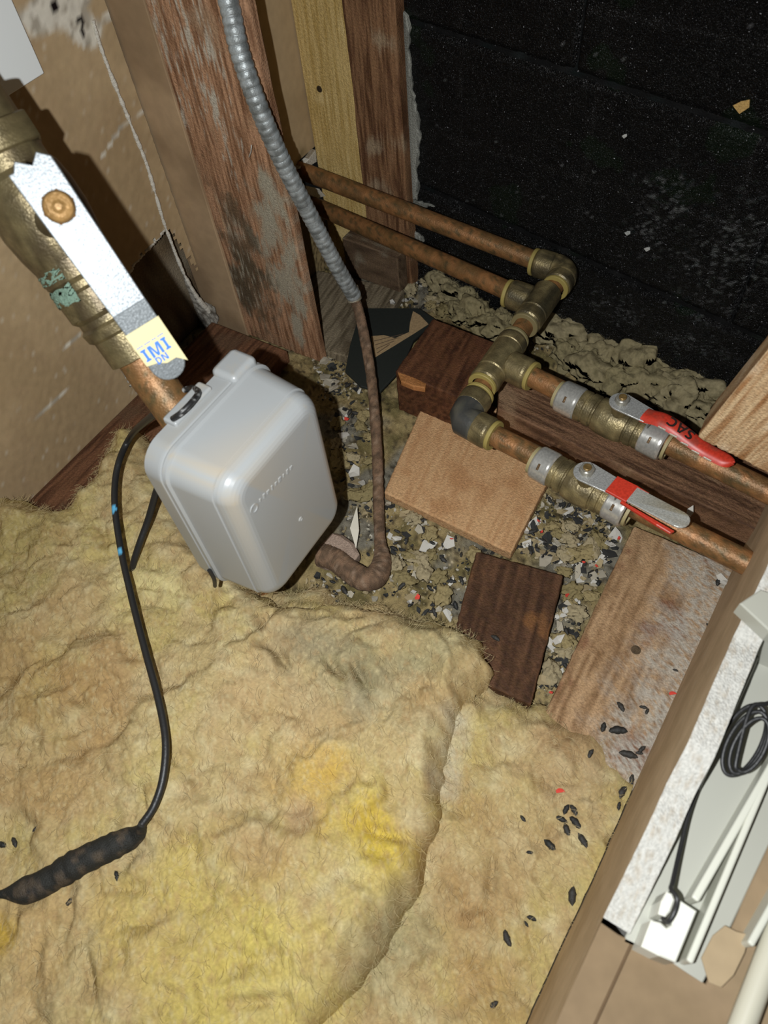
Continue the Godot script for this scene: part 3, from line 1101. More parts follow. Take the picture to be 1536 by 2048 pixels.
	# loose fibres on both
	fibres(lo, 8000, 91, func(x, z): return low_h(x, z) if dist_at(dist_low, x, z) > -0.004 and dist_at(dist_up, x, z) < 0.01 and x < wall_rx(z) - 0.004 else -1.0, fc)
	fibres(up, 20000, 92, func(x, z): return up_h(x, z) if dist_at(dist_up, x, z) > -0.002 else -1.0, fc)

var strand: ArrayMesh
func fibres(parent: Node3D, count: int, seed_: int, h: Callable, fc: Callable):
	if strand == null:
		var mb := MB.new()
		var p := PackedVector3Array()
		for i in 7:
			var t := i / 6.0 - 0.5
			p.push_back(Vector3(t, 0.22 * (0.25 - t * t), 0.12 * sin(t * 5.0)))
		tube(mb, p, func(_s): return 0.0065, 3, solid(Color.WHITE), false)
		strand = mb.mesh()
	var rng := RandomNumberGenerator.new()
	rng.seed = seed_
	var xs := []
	var cols := []
	var cl := noise(93, 18.0, 2)
	while xs.size() < count:
		var x := rng.randf_range(-0.59, 0.055)
		var z := rng.randf_range(-0.40, 0.24)
		var y: float = h.call(x, z)
		if y < 0.0:
			continue
		var len := rng.randf_range(0.007, 0.020)
		var yaw := cl.get_noise_2d(x, z) * 5.0 + rng.randfn(0.0, 0.5)
		var b := Basis(Vector3.UP, yaw) * Basis(Vector3.BACK, rng.randfn(0.0, 0.12)) * Basis(Vector3.RIGHT, rng.randf_range(-0.9, 0.9))
		xs.push_back(Transform3D(b.scaled(Vector3(len, len, len)), Vector3(x, y - 0.0004, z) - parent.position))
		var c: Color = fc.call(Vector3(x, y, z))
		cols.push_back(c.lerp(C(214, 200, 160), rng.randf_range(0.0, 0.35)))
	var mm := MultiMesh.new()
	mm.transform_format = MultiMesh.TRANSFORM_3D
	mm.use_colors = true
	mm.mesh = strand
	mm.instance_count = count
	for i in count:
		mm.set_instance_transform(i, xs[i])
		mm.set_instance_color(i, cols[i])
	var mi := MultiMeshInstance3D.new()
	mi.name = "loose_fibres"
	mi.multimesh = mm
	mi.material_override = M.flake
	mi.set_meta("kind", "stuff")
	parent.add_child(mi, true)

# ---------------------------------------------------------------- loose timber
# a slab whose top face has the given corners (pixels, all at height y), thickness th
func slab(called: String, label: String, category: String, corners: Array, y: float, th: float, fc: Callable, rough := 0.0008, tilt := [0.0, 0.0, 0.0, 0.0]) -> Node3D:
	var p := []
	for i in 4:
		p.push_back(on_y(corners[i][0], corners[i][1], y + tilt[i]))
	var mid: Vector3 = (p[0] + p[1] + p[2] + p[3]) * 0.25
	var t := thing(called, label, category, "", Vector3(mid.x, mid.y - th, mid.z))
	var nn := noise(hash(called + label) % 997, 120.0, 2)
	# bilinear box: local u along p0-p1, v along p0-p3
	var mb := MB.new()
	var L: float = (p[0].distance_to(p[1]) + p[3].distance_to(p[2])) * 0.5
	var W: float = (p[0].distance_to(p[3]) + p[1].distance_to(p[2])) * 0.5
	var tmp := MB.new()
	rbox(tmp, Transform3D(), Vector3(L, th, W), minf(0.0022, th * 0.3), Vector3(0.0035, 0.004, 0.0016), fc, func(q: Vector3): return rough * nn.get_noise_3dv(q))
	for i in tmp.v.size():
		var q := tmp.v[i]
		var u := q.x / L + 0.5
		var v := q.z / W + 0.5
		var P: Vector3 = (p[0] as Vector3).lerp(p[1], u).lerp((p[3] as Vector3).lerp(p[2], u), v)
		tmp.v[i] = P + Vector3(0, q.y - th * 0.5, 0)
	var ex: Vector3 = (p[1] - p[0]).normalized()
	var ez: Vector3 = (p[3] - p[0])
	ez = (ez - ex * ez.dot(ex)).normalized()
	var ey := ez.cross(ex)
	for i in tmp.n.size():
		var q := tmp.n[i]
		tmp.n[i] = (ex * q.x + ey * q.y + ez * q.z).normalized()
	part(t, "timber", tmp, M.wood)
	return t

func make_timber():
	slab("timber_block", "square tan softwood block lying under the black pipe elbow", "timber", [[866, 762], [1142, 874], [1022, 1106], [767, 984]], 0.014, 0.014, wood(101, 2, C(196, 150, 106), C(214, 172, 126), C(186, 138, 94), 0.2))
	var db := slab("timber_block", "dark brown block with a chipped orange corner beside the black cardboard", "timber", [[866, 636], [990, 684], [935, 802], [790, 742]], 0.062, 0.062, wood(102, 2, C(68, 42, 28), C(112, 74, 50), C(96, 62, 42), 0.2))
	var ch := MB.new()
	var cpoly := PackedVector2Array()
	for q in [[795, 744], [812, 748], [832, 756], [852, 766], [850, 776], [826, 772], [802, 762]]:
		var p := on_y(q[0], q[1], 0.0625)
		cpoly.push_back(Vector2(p.x, p.z))
	plate(ch, Transform3D(Basis(), Vector3(0, 0.055, 0)), cpoly, 0.0078, 0.0012, wood(109, 0, C(150, 98, 54), C(190, 132, 80), C(170, 112, 66), 0.2))
	part(db, "chipped_corner", ch, M.wood)
	slab("timber_block", "dark stained wedge of wood with one end under the yellow insulation", "timber", [[952, 1102], [1128, 1150], [1062, 1410], [890, 1330]], 0.022, 0.022, wood(103, 2, C(66, 46, 33), C(104, 74, 53), C(134, 92, 56), 0.30))
	slab("timber_bearer", "long dark brown bearer under the ball valve with the lettered red lever", "timber", [[1000, 706], [1640, 965], [1620, 1110], [995, 815]], 0.056, 0.040, wood(104, 0, C(82, 58, 42), C(136, 102, 76), C(150, 122, 94), 0.25))
	# the wide board under the brown wall
	var white := C(196, 192, 180)
	var w := wood(105, 2, C(140, 108, 76), C(190, 156, 118), C(118, 70, 48), 0.24)
	var nn := noise(106, 30.0, 3)
	var nk := noise(107, 260.0, 2)
	var b := slab("sill_board", "wide worn tan board with grey-white paint along the brown wall", "board", [[1268, 1050], [1540, 1165], [1330, 1640], [1090, 1425]], 0.018, 0.018, func(p: Vector3):
		var c: Color = w.call(p)
		return c.lerp(white, 0.8 * sm(-0.03, 0.03, p.x + 0.004 + 0.04 * nn.get_noise_3dv(p)) * sm(-0.6, 0.2, nk.get_noise_3dv(p))))
	var nail := MB.new()
	lathe(nail, Transform3D(Basis(Vector3(0, 1, 0), Vector3(1, 0, 0), Vector3(0, 0, -1)), on_y(1272, 1300, 0.0182)), [Vector2(-0.001, 0.0042), Vector2(0.0003, 0.0042), Vector2(0.0006, 0.0)], 16, solid(C(104, 88, 66)))
	part(b, "nail_head", nail, M.rust)
	# pine stud hanging down over the lettered valve
	var foot := on_y(1392, 876, 0.166)
	var dirx := (on_z(1530, 946, foot.z) - foot).normalized()
	var up := Vector3(0, 0, 1).cross(dirx).normalized()
	if up.y < 0:
		up = -up
	var t := thing("pine_stud", "fresh pine stud with a sawn end just above the lettered red lever", "stud", "", foot)
	var mb := MB.new()
	var S := Vector3(0.089, 0.5, 0.038)
	var bs := Basis(dirx, up, dirx.cross(up))
	rbox(mb, Transform3D(bs, foot + dirx * S.x * 0.5 + up * S.y * 0.5 - bs.z * S.z * 0.5), S, 0.003, Vector3(0.0016, 0.008, 0.008), wood(108, 1, C(164, 118, 76), C(224, 194, 152), C(230, 206, 174), 0.25), func(p: Vector3): return 0.0012 * nk.get_noise_3dv(p) * sm(-0.235, -0.25, p.y))
	part(t, "timber", mb, M.wood)

# ---------------------------------------------------------------- conduit
func make_conduit():
	var t := thing("flexible_conduit", "grey ribbed metal conduit hanging down in front of the weathered stud", "conduit", "", Vector3(-0.42, 0.1, -0.47))
	var pts := []
	for q in [[425, -120, 0.545], [440, -60, 0.555], [461, 20, 0.568], [480, 105, 0.585], [520, 220, 0.612], [566, 325, 0.652], [626, 442, 0.705], [672, 530, 0.748], [708, 592, 0.786]]:
		pts.push_back(at(q[0], q[1], q[2]))
	var lift: Vector3 = (pts[0] - pts[1]).normalized()
	pts.push_front(pts[0] + lift * 0.15 + Vector3(0, 0.02, 0))
	pts.push_front(pts[0] + Vector3(-0.01, 0.17, 0))
	var path := curve(pts, 60)
	var mb := MB.new()
	var n1 := noise(111, 90.0, 2)
	var a := C(182, 188, 188)
	var b := C(134, 138, 136)
	tube(mb, path, func(s): return 0.0075 + 0.00095 * pow(absf(sin(s * PI / 0.0062)), 0.6), 20, func(p: Vector3): return a.lerp(b, sm(-0.2, 0.4, n1.get_noise_3dv(p))))
	part(t, "ribbed_sheath", mb, M.steel)
	var t2 := thing("rusty_pipe", "thin rusty brown pipe lying on the floor and bending round at its end", "pipe", "", Vector3(-0.31, 0, -0.39))
	var pts2 := []
	for q in [[705, 586, 0.785], [722, 640, 0.802], [743, 760, 0.793], [754, 900, 0.768], [757, 1010, 0.742], [760, 1080, 0.722], [764, 1122, 0.709], [752, 1152, 0.699], [728, 1158, 0.697], [700, 1142, 0.702], [672, 1120, 0.709], [640, 1108, 0.714]]:
		pts2.push_back(at(q[0], q[1], q[2]))
	var mb2 := MB.new()
	var r1 := C(146, 116, 90)
	var r2 := C(110, 88, 68)
	var r3 := C(172, 146, 122)
	tube(mb2, curve(pts2, 24), func(s): return 0.0057 + 0.0006 * n1.get_noise_1d(s * 3.0) + 0.0060 * sm(0.285, 0.335, s), 16, func(p: Vector3): return r1.lerp(r2, sm(-0.2, 0.3, n1.get_noise_3dv(p))).lerp(r3, 0.7 * sm(0.2, 0.5, n1.get_noise_3d(p.z, p.x, p.y))))
	part(t2, "steel_tube", mb2, M.rust)
	var cp := MB.new()
	var d: Vector3 = (pts2[1] - pts2[0]).normalized()
	tube(cp, PackedVector3Array([pts2[0] - d * 0.006, pts2[0], pts2[0] + d * 0.008]), func(_s): return 0.0082, 18, solid(C(166, 158, 140)))
	part(t2, "coupling", cp, M.steel)

# ---------------------------------------------------------------- pipework
func frame_x(from: Vector3, to: Vector3, upv := Vector3.UP) -> Transform3D:
	var x := (to - from).normalized()
	var z := x.cross(upv).normalized()
	var y := z.cross(x)
	return Transform3D(Basis(x, y, z), from)

const PR := 0.0098
const PY := 0.12

func copper_col(seed_: int) -> Callable:
	var n1 := noise(seed_, 40.0, 3)
	var n2 := noise(seed_ + 1, 130.0, 3)
	var a := C(172, 122, 76)
	var b := C(140, 104, 64)
	var d := C(92, 84, 56)
	return func(p: Vector3): return a.lerp(b, sm(-0.3, 0.3, n1.get_noise_3dv(p))).lerp(d, 0.75 * sm(0.12, 0.4, n2.get_noise_3dv(p)))

func brass_col(seed_: int, dirty := 0.5) -> Callable:
	var n1 := noise(seed_, 60.0, 3)
	var a := C(176, 158, 112)
	var b := C(128, 114, 80)
	var d := C(82, 76, 60)
	return func(p: Vector3): return a.lerp(b, sm(-0.3, 0.3, n1.get_noise_3dv(p))).lerp(d, dirty * sm(-0.25, 0.25, n1.get_noise_3d(p.y, p.z, p.x)))

func pipe(label: String, a: Vector3, b: Vector3, seed_: int) -> Node3D:
	var t := thing("copper_pipe", label, "pipe", "", (a + b) * 0.5 - Vector3(0, PR, 0))
	var mb := MB.new()
	var n := maxi(2, int(a.distance_to(b) / 0.004))
	var path := PackedVector3Array()
	for i in n + 1:
		path.push_back(a.lerp(b, float(i) / n))
	tube(mb, path, func(_s): return PR, 28, copper_col(seed_))
	part(t, "tube", mb, M.copper)
	return t

# one socket of a push-fit fitting, from the middle m outwards along d
func socket(parent: Node3D, m: Vector3, d: Vector3, start: float, length: float, col: Callable, ring_col: Color):
	var xf := frame_x(m, m + d, Vector3.UP if absf(d.y) < 0.9 else Vector3.RIGHT)
	var mb := MB.new()
	var s := start
	lathe(mb, xf, [Vector2(s, 0.0128), Vector2(s + 0.002, 0.0148), Vector2(s + length - 0.004, 0.0152), Vector2(s + length - 0.002, 0.0147), Vector2(s + length, 0.0125), Vector2(s + length, PR)], 30, col)
	part(parent, "socket", mb, M.brass)
	var rb := MB.new()
	lathe(rb, xf, [Vector2(s + length, PR), Vector2(s + length, 0.0138), Vector2(s + length + 0.0008, 0.0143), Vector2(s + length + 0.0030, 0.0143), Vector2(s + length + 0.0038, 0.0138), Vector2(s + length + 0.0038, PR)], 30, solid(ring_col))
	part(parent, "release_ring", rb, M.print)

func make_pipes():
	var x0 := -0.206
	var e1 := Vector3(x0 + 0.004, PY, -0.624)          # far elbow
	var t1 := Vector3(x0, PY, -0.566)                  # tee that takes the second long pipe
	var t2 := Vector3(x0, PY, -0.474)                  # tee to the lettered valve
	var e2 := Vector3(x0 + 0.003, PY, -0.392)          # near black elbow
	var ring := C(150, 134, 74)
	var dirtyb := brass_col(121, 0.85)
	var cleanb := brass_col(122, 0.35)
	# long pipes from the recess
	var a1 := on_x(606, 343, -0.54)
	var a2 := on_x(626, 410, -0.54)
	var b1 := Vector3(-0.238, PY, e1.z)
	var b2 := Vector3(-0.236, PY, t1.z)
	pipe("long copper pipe running from the recess to the elbow at the black wall", a1 + (a1 - b1).normalized() * 0.03, Vector3(x0 - 0.012, PY, e1.z), 131)
	pipe("long copper pipe running from the recess to the dusty tee", a2 + (a2 - b2).normalized() * 0.03, Vector3(x0 - 0.012, PY, t1.z), 132)
	# far elbow
	var el := thing("pipe_elbow", "dull brass push-fit elbow against the black block wall", "fitting", "", e1 - Vector3(0, 0.015, 0))
	var mb := MB.new()
	var bend := []
	for i in 9:
		var a := i / 8.0 * PI * 0.5
		bend.push_back(e1 + Vector3(-0.013 + 0.013 * sin(a), 0, 0.013 - 0.013 * cos(a)))
	var bp := PackedVector3Array(bend)
	tube(mb, bp, func(_s): return 0.0150, 26, dirtyb)
	part(el, "bend", mb, M.brass)
	socket(el, e1, (b1 - e1).normalized(), 0.013, 0.022, dirtyb, ring)
	socket(el, e1, Vector3(0, 0, 1), 0.013, 0.014, dirtyb, ring)
	# the tees
	for k in 2:
		var m: Vector3 = t1 if k == 0 else t2
		var lab := "dust-covered brass tee joining the second long copper pipe" if k == 0 else "brass push-fit tee feeding the valve with the lettered lever"
		var t := thing("pipe_tee", lab, "fitting", "", m - Vector3(0, 0.015, 0))
		var col := dirtyb if k == 0 else cleanb
		var bm := MB.new()
		var xf := frame_x(m + Vector3(0, 0, -0.020), m + Vector3(0, 0, 0.02))
		lathe(bm, xf, [Vector2(0.0, 0.0), Vector2(0.0, 0.0135), Vector2(0.002, 0.0150), Vector2(0.038, 0.0150), Vector2(0.040, 0.0135), Vector2(0.040, 0.0)], 30, col)
		part(t, "run", bm, M.brass)
		var side := (b2 - t1).normalized() if k == 0 else Vector3(1, 0, 0.14).normalized()
		socket(t, m, side, 0.010, 0.024, col, ring)
		socket(t, m, Vector3(0, 0, 1), 0.018, 0.016, col, ring if k == 1 else C(120, 108, 74))
		if k == 1:
			socket(t, m, Vector3(0, 0, -1), 0.018, 0.014, dirtyb, C(120, 108, 74))
	pipe("short dusty copper stub between the far elbow and the dusty tee", e1 + Vector3(0, 0, 0.012), t1 + Vector3(0, 0, -0.012), 133)
	pipe("short dusty copper stub between the two brass tees", t1 + Vector3(0, 0, 0.012), t2 + Vector3(0, 0, -0.012), 134)
	pipe("short copper stub between the brass tee and the black elbow", t2 + Vector3(0, 0, 0.012), e2 + Vector3(0, 0, -0.012), 135)
	# near elbow, black in the middle
	var ne := thing("pipe_elbow", "mitred black and brass elbow resting over the tan wood block", "fitting", "", e2 - Vector3(0, 0.015, 0))
	var d2 := Vector3(1, 0, 0.13).normalized()
	var nb := MB.new()
	var soot := noise(140, 80.0, 2)
	tube(nb, PackedVector3Array([e2 + Vector3(0, 0, -0.017), e2 + Vector3(0, 0, -0.012), e2 + Vector3(0.001, 0, -0.004), e2 + Vector3(0.004, 0, 0.001), e2 + d2 * 0.012, e2 + d2 * 0.017]), func(_s): return 0.0146, 26, func(p: Vector3): return C(60, 60, 56).lerp(C(84, 82, 72), sm(0.0, 0.4, soot.get_noise_3dv(p))))
	part(ne, "bend", nb, M.rubber)
	socket(ne, e2, Vector3(0, 0, -1), 0.014, 0.018, cleanb, ring)
	socket(ne, e2, d2, 0.014, 0.018, cleanb, ring)
	# the two ball valves on their pipes
	var v1a := t2 + Vector3(0.034, 0, 0.004)
	var v1b := on_y(1560, 996, PY)
	var v2a := e2 + d2 * 0.03
	var v2b := on_y(1500, 1130, PY) + Vector3(0.02, 0, 0.002)
	var s1 := on_y(1120, 790, PY)
	var s2 := on_y(1072, 922, PY)
	pipe("copper pipe from the brass tee through the valve with the lettered lever", t2 + Vector3(0.012, 0, 0.002), s1 + (v1b - s1) * 1.15, 136)
	pipe("copper pipe from the black elbow through the valve with the worn lever", e2 + d2 * 0.014, v2b, 137)
	ball_valve("ball valve with a lettered red lever under the pine stud", s1, on_y(1330, 890, PY), on_y(1243, 806, 0.148), on_y(1470, 925, 0.150), true)
	ball_valve("ball valve with a worn grey lever edged in red above the sill board", s2, on_y(1255, 1022, PY), on_y(1173, 946, 0.148), on_y(1378, 1054, 0.152), false)

func ball_valve(label: String, a: Vector3, b: Vector3, nut: Vector3, tip: Vector3, lettered: bool):
	var L := a.distance_to(b)
	var t := thing("ball_valve", label, "valve", "ball valves on the copper pipes", (a + b) * 0.5 - Vector3(0, 0.018, 0))
	var xf := frame_x(a, b)
	var col := brass_col(151 if lettered else 152, 0.35)
	var k := L / 0.092
	var body := MB.new()
	lathe(body, xf, [Vector2(0.019 * k, 0.0146), Vector2(0.024 * k, 0.0146), Vector2(0.0245 * k, 0.0138), Vector2(0.0262 * k, 0.0138), Vector2(0.0268 * k, 0.0150), Vector2(0.032 * k, 0.0150), Vector2(0.0325 * k, 0.0140), Vector2(0.034 * k, 0.0140), Vector2(0.0350 * k, 0.0156), Vector2(0.040 * k, 0.0168), Vector2(0.048 * k, 0.0172), Vector2(0.056 * k, 0.0166), Vector2(0.0605 * k, 0.0152), Vector2(0.061 * k, 0.0138), Vector2(0.0625 * k, 0.0138), Vector2(0.063 * k, 0.0148), Vector2(0.068 * k, 0.0148), Vector2(0.0685 * k, 0.0136), Vector2(0.070 * k, 0.0136), Vector2(0.0705 * k, 0.0144), Vector2(0.074 * k, 0.0144)], 36, col)
	part(t, "body", body, M.brass)
	var grey := C(206, 204, 196)
	for e in 2:
		var o := 0.0 if e == 0 else 0.073 * k
		var cm := MB.new()
		lathe(cm, xf * Transform3D(Basis(), Vector3(o, 0, 0)), [Vector2(0.0, PR), Vector2(0.0, 0.0128), Vector2(0.0008, 0.0142), Vector2(0.0022, 0.0150), Vector2(0.016 * k, 0.0154), Vector2(0.0175 * k, 0.0152), Vector2(0.019 * k, 0.0142), Vector2(0.019 * k, PR)], 36, solid(grey))
		var c2 := part(t, "end_collar", cm, M.nickel)
		# the little witness slot in each collar
		var sl := MB.new()
		var ang := 0.85
		var d := xf.basis * Vector3(0, cos(ang), sin(ang))
		rbox(sl, Transform3D(Basis(xf.basis.x, d, xf.basis.x.cross(d)), xf * Vector3(o + 0.009 * k, 0, 0) + d * 0.0150), Vector3(0.0022, 0.0012, 0.0058), 0.0004, Vector3(0.01, 0.01, 0.01), solid(C(112, 88, 56)))
		part(c2, "slot", sl, M.brass)
	for q in [Vector2(-0.0026, 0.0), Vector2(0.093 * k, 0.0)]:
		var rg := MB.new()
		lathe(rg, xf * Transform3D(Basis(), Vector3(q.x, 0, 0)), [Vector2(0.0, PR), Vector2(0.0, 0.0126), Vector2(0.0026, 0.0126), Vector2(0.0026, PR)], 30, solid(C(150, 138, 98)))
		part(t, "release_ring", rg, M.print)
	# stem and nut
	var fx := frame_x(nut, tip)
	var yv := fx.basis.y
	var st := MB.new()
	var foot := xf * Vector3((nut - a).dot(xf.basis.x), 0, 0)
	tube(st, PackedVector3Array([foot, foot.lerp(nut, 0.5), nut]), func(_s): return 0.0072, 18, col)
	part(t, "stem", st, M.brass)
	var mat_y := Transform3D(Basis(yv, fx.basis.z, fx.basis.x), nut)
	var nm := MB.new()
	lathe(nm, mat_y, [Vector2(0.0016, 0.0), Vector2(0.0016, 0.0062), Vector2(0.0060, 0.0062), Vector2(0.0066, 0.0056), Vector2(0.0066, 0.0032)], 6, solid(C(176, 172, 160)))
	part(t, "hex_nut", nm, M.nickel)
	var sm_ := MB.new()
	lathe(sm_, mat_y, [Vector2(0.0060, 0.0034), Vector2(0.0078, 0.0034), Vector2(0.0082, 0.0030), Vector2(0.0082, 0.0)], 16, solid(C(150, 122, 74)))
	part(t, "stem_end", sm_, M.brass)
	# lever: a flat eye round the nut, a neck, then the handle
	var len := nut.distance_to(tip)
	var eye := PackedVector2Array()
	for i in 11:
		var an := PI * 0.5 + PI * i / 10.0
		eye.push_back(Vector2(cos(an) * 0.0105, sin(an) * 0.0105))
	eye.push_back(Vector2(0.012, -0.0095))
	eye.push_back(Vector2(0.030, -0.0080))
	eye.push_back(Vector2(0.030, 0.0080))
	eye.push_back(Vector2(0.012, 0.0095))
	var em := MB.new()
	plate(em, fx, eye, 0.0018, 0.0004, solid(C(182, 182, 178)))
	# turned-down skirt of the eye
	var sk := MB.new()
	for i in 10:
		var q0 := eye[i]
		var q1 := eye[i + 1]
		var p0 := fx * Vector3(q0.x, 0.001, q0.y)
		var p1 := fx * Vector3(q1.x, 0.001, q1.y)
		if i < 1 or i > 3:
			continue
		var dn := -yv * 0.006
		var nn := (fx.basis * Vector3(q0.x + q1.x, 0, q0.y + q1.y)).normalized()
		var cc := C(170, 170, 166)
		sk.quad(sk.vert(p0, nn, cc), sk.vert(p1, nn, cc), sk.vert(p1 + dn, nn, cc), sk.vert(p0 + dn, nn, cc))
	var lever := part(t, "lever", em, M.steel)
	part(lever, "stop_skirt", sk, M.steel)
	var hx := fx.translated_local(Vector3(0.022, 0.0010, 0))
	var hl := len - 0.022
	var red := C(206, 62, 44)
	var redc := noise(155, 60.0, 2)
	var rc := func(p: Vector3): return red.lerp(C(172, 70, 54), sm(0.0, 0.4, redc.get_noise_3dv(p)))
	if lettered:
		var grip := MB.new()
		sheet(grip, 44, 16, func(u, v):
			var x: float = u * hl
			var w := lerpf(0.0088, 0.0076, u)
			if u > 0.88:
				w *= sqrt(maxf(0.0, 1.0 - pow((u - 0.88) / 0.12, 2.0)))
			var s: float = v * 2.0 - 1.0
			var dip := 0.0042 * pow(absf(s), 3.0)
			return hx * Vector3(x, 0.0034 - dip - 0.0075 * sm(0.25, 0.75, u) + 0.004 * sm(0.0, 0.2, u), s * w), rc, yv)
		part(lever, "grip", grip, M.red)
		for i in 5:
			var sc := MB.new()
			var u := 0.25 + i * 0.13
			var p := hx * Vector3(u * hl, -0.0005 - 0.0075 * sm(0.25, 0.75, u) + 0.004, lerpf(0.0088, 0.0076, u) - 0.0006)
			rbox(sc, Transform3D(fx.basis, p), Vector3(0.007, 0.0016, 0.0012), 0.0004, Vector3(0.01, 0.01, 0.01), solid(C(224, 216, 200)))
			part(lever, "worn_edge", sc, M.steel)
		var txt := text_part(lever, "SAC", 0.0100, C(38, 26, 22))
		var ha := 0.0034 - 0.0075 * sm(0.25, 0.75, 0.24) + 0.004
		var hb := 0.0034 - 0.0075 * sm(0.25, 0.75, 0.56) + 0.004
		var along := (hx.basis * Vector3(0.32 * hl, hb - ha, 0)).normalized()
		var over := fx.basis.z.cross(along).normalized()
		if over.dot(yv) < 0:
			over = -over
		txt.transform = Transform3D(Basis(-along, over.cross(-along), over).orthonormalized(), hx * Vector3(0.40 * hl, (ha + hb) * 0.5 + 0.0009, 0.0005) - t.position)
	else:
		var sl := MB.new()
		var sleeve := PackedVector2Array([Vector2(0.0, -0.0088), Vector2(0.018, -0.0092), Vector2(0.018, 0.0092), Vector2(0.0, 0.0088)])
		plate(sl, hx, sleeve, 0.0030, 0.0006, rc)
		part(lever, "grip", sl, M.red)
		var steel := PackedVector2Array([Vector2(0.016, -0.0080), Vector2(hl - 0.009, -0.0078)])
		for i in 9:
			var an := -PI * 0.5 + PI * i / 8.0
			steel.push_back(Vector2(hl - 0.0085 + cos(an) * 0.0078, sin(an) * 0.0078))
		steel.push_back(Vector2(0.016, 0.0080))
		var bl := MB.new()
		var spot := noise(156, 200.0, 3)
		plate(bl, hx.translated_local(Vector3(0, 0.0006, 0)), steel, 0.0020, 0.0005, func(p: Vector3): return C(196, 198, 192).lerp(C(160, 150, 122), sm(0.0, 0.4, spot.get_noise_3dv(p))))
		part(lever, "bare_blade", bl, M.steel)
		var side := MB.new()
		var strip := PackedVector2Array([Vector2(0.014, 0.0078), Vector2(hl * 0.9, 0.0098), Vector2(hl * 0.88, 0.0132), Vector2(hl * 0.70, 0.0125), Vector2(0.014, 0.0098)])
		plate(side, hx.translated_local(Vector3(0, -0.0032, 0)), strip, 0.0030, 0.0006, rc)
		part(lever, "grip_side", side, M.red)
		var back := MB.new()
		plate(back, hx.translated_local(Vector3(0, -0.0002, 0)), PackedVector2Array([Vector2(0.014, -0.0094), Vector2(hl * 0.42, -0.0086), Vector2(hl * 0.42, -0.0078), Vector2(0.014, -0.0080)]), 0.0026, 0.0003, rc)
		part(lever, "grip_side", back, M.red)

func text_part(parent: Node3D, words: String, height: float, col: Color, depth := 0.0003) -> MeshInstance3D:
	var f := SystemFont.new()
	f.font_names = PackedStringArray(["Droid Sans"])
	f.font_weight = 700
	var tm := TextMesh.new()
	tm.text = words
	tm.font = f
	tm.font_size = 32
	tm.pixel_size = height / 24.0
	tm.depth = depth
	var m := StandardMaterial3D.new()
	m.albedo_color = col.linear_to_srgb()
	m.roughness = 0.6
	tm.material = m
	var o := MeshInstance3D.new()
	o.name = "lettering"
	o.mesh = tm
	parent.add_child(o, true)
	return o

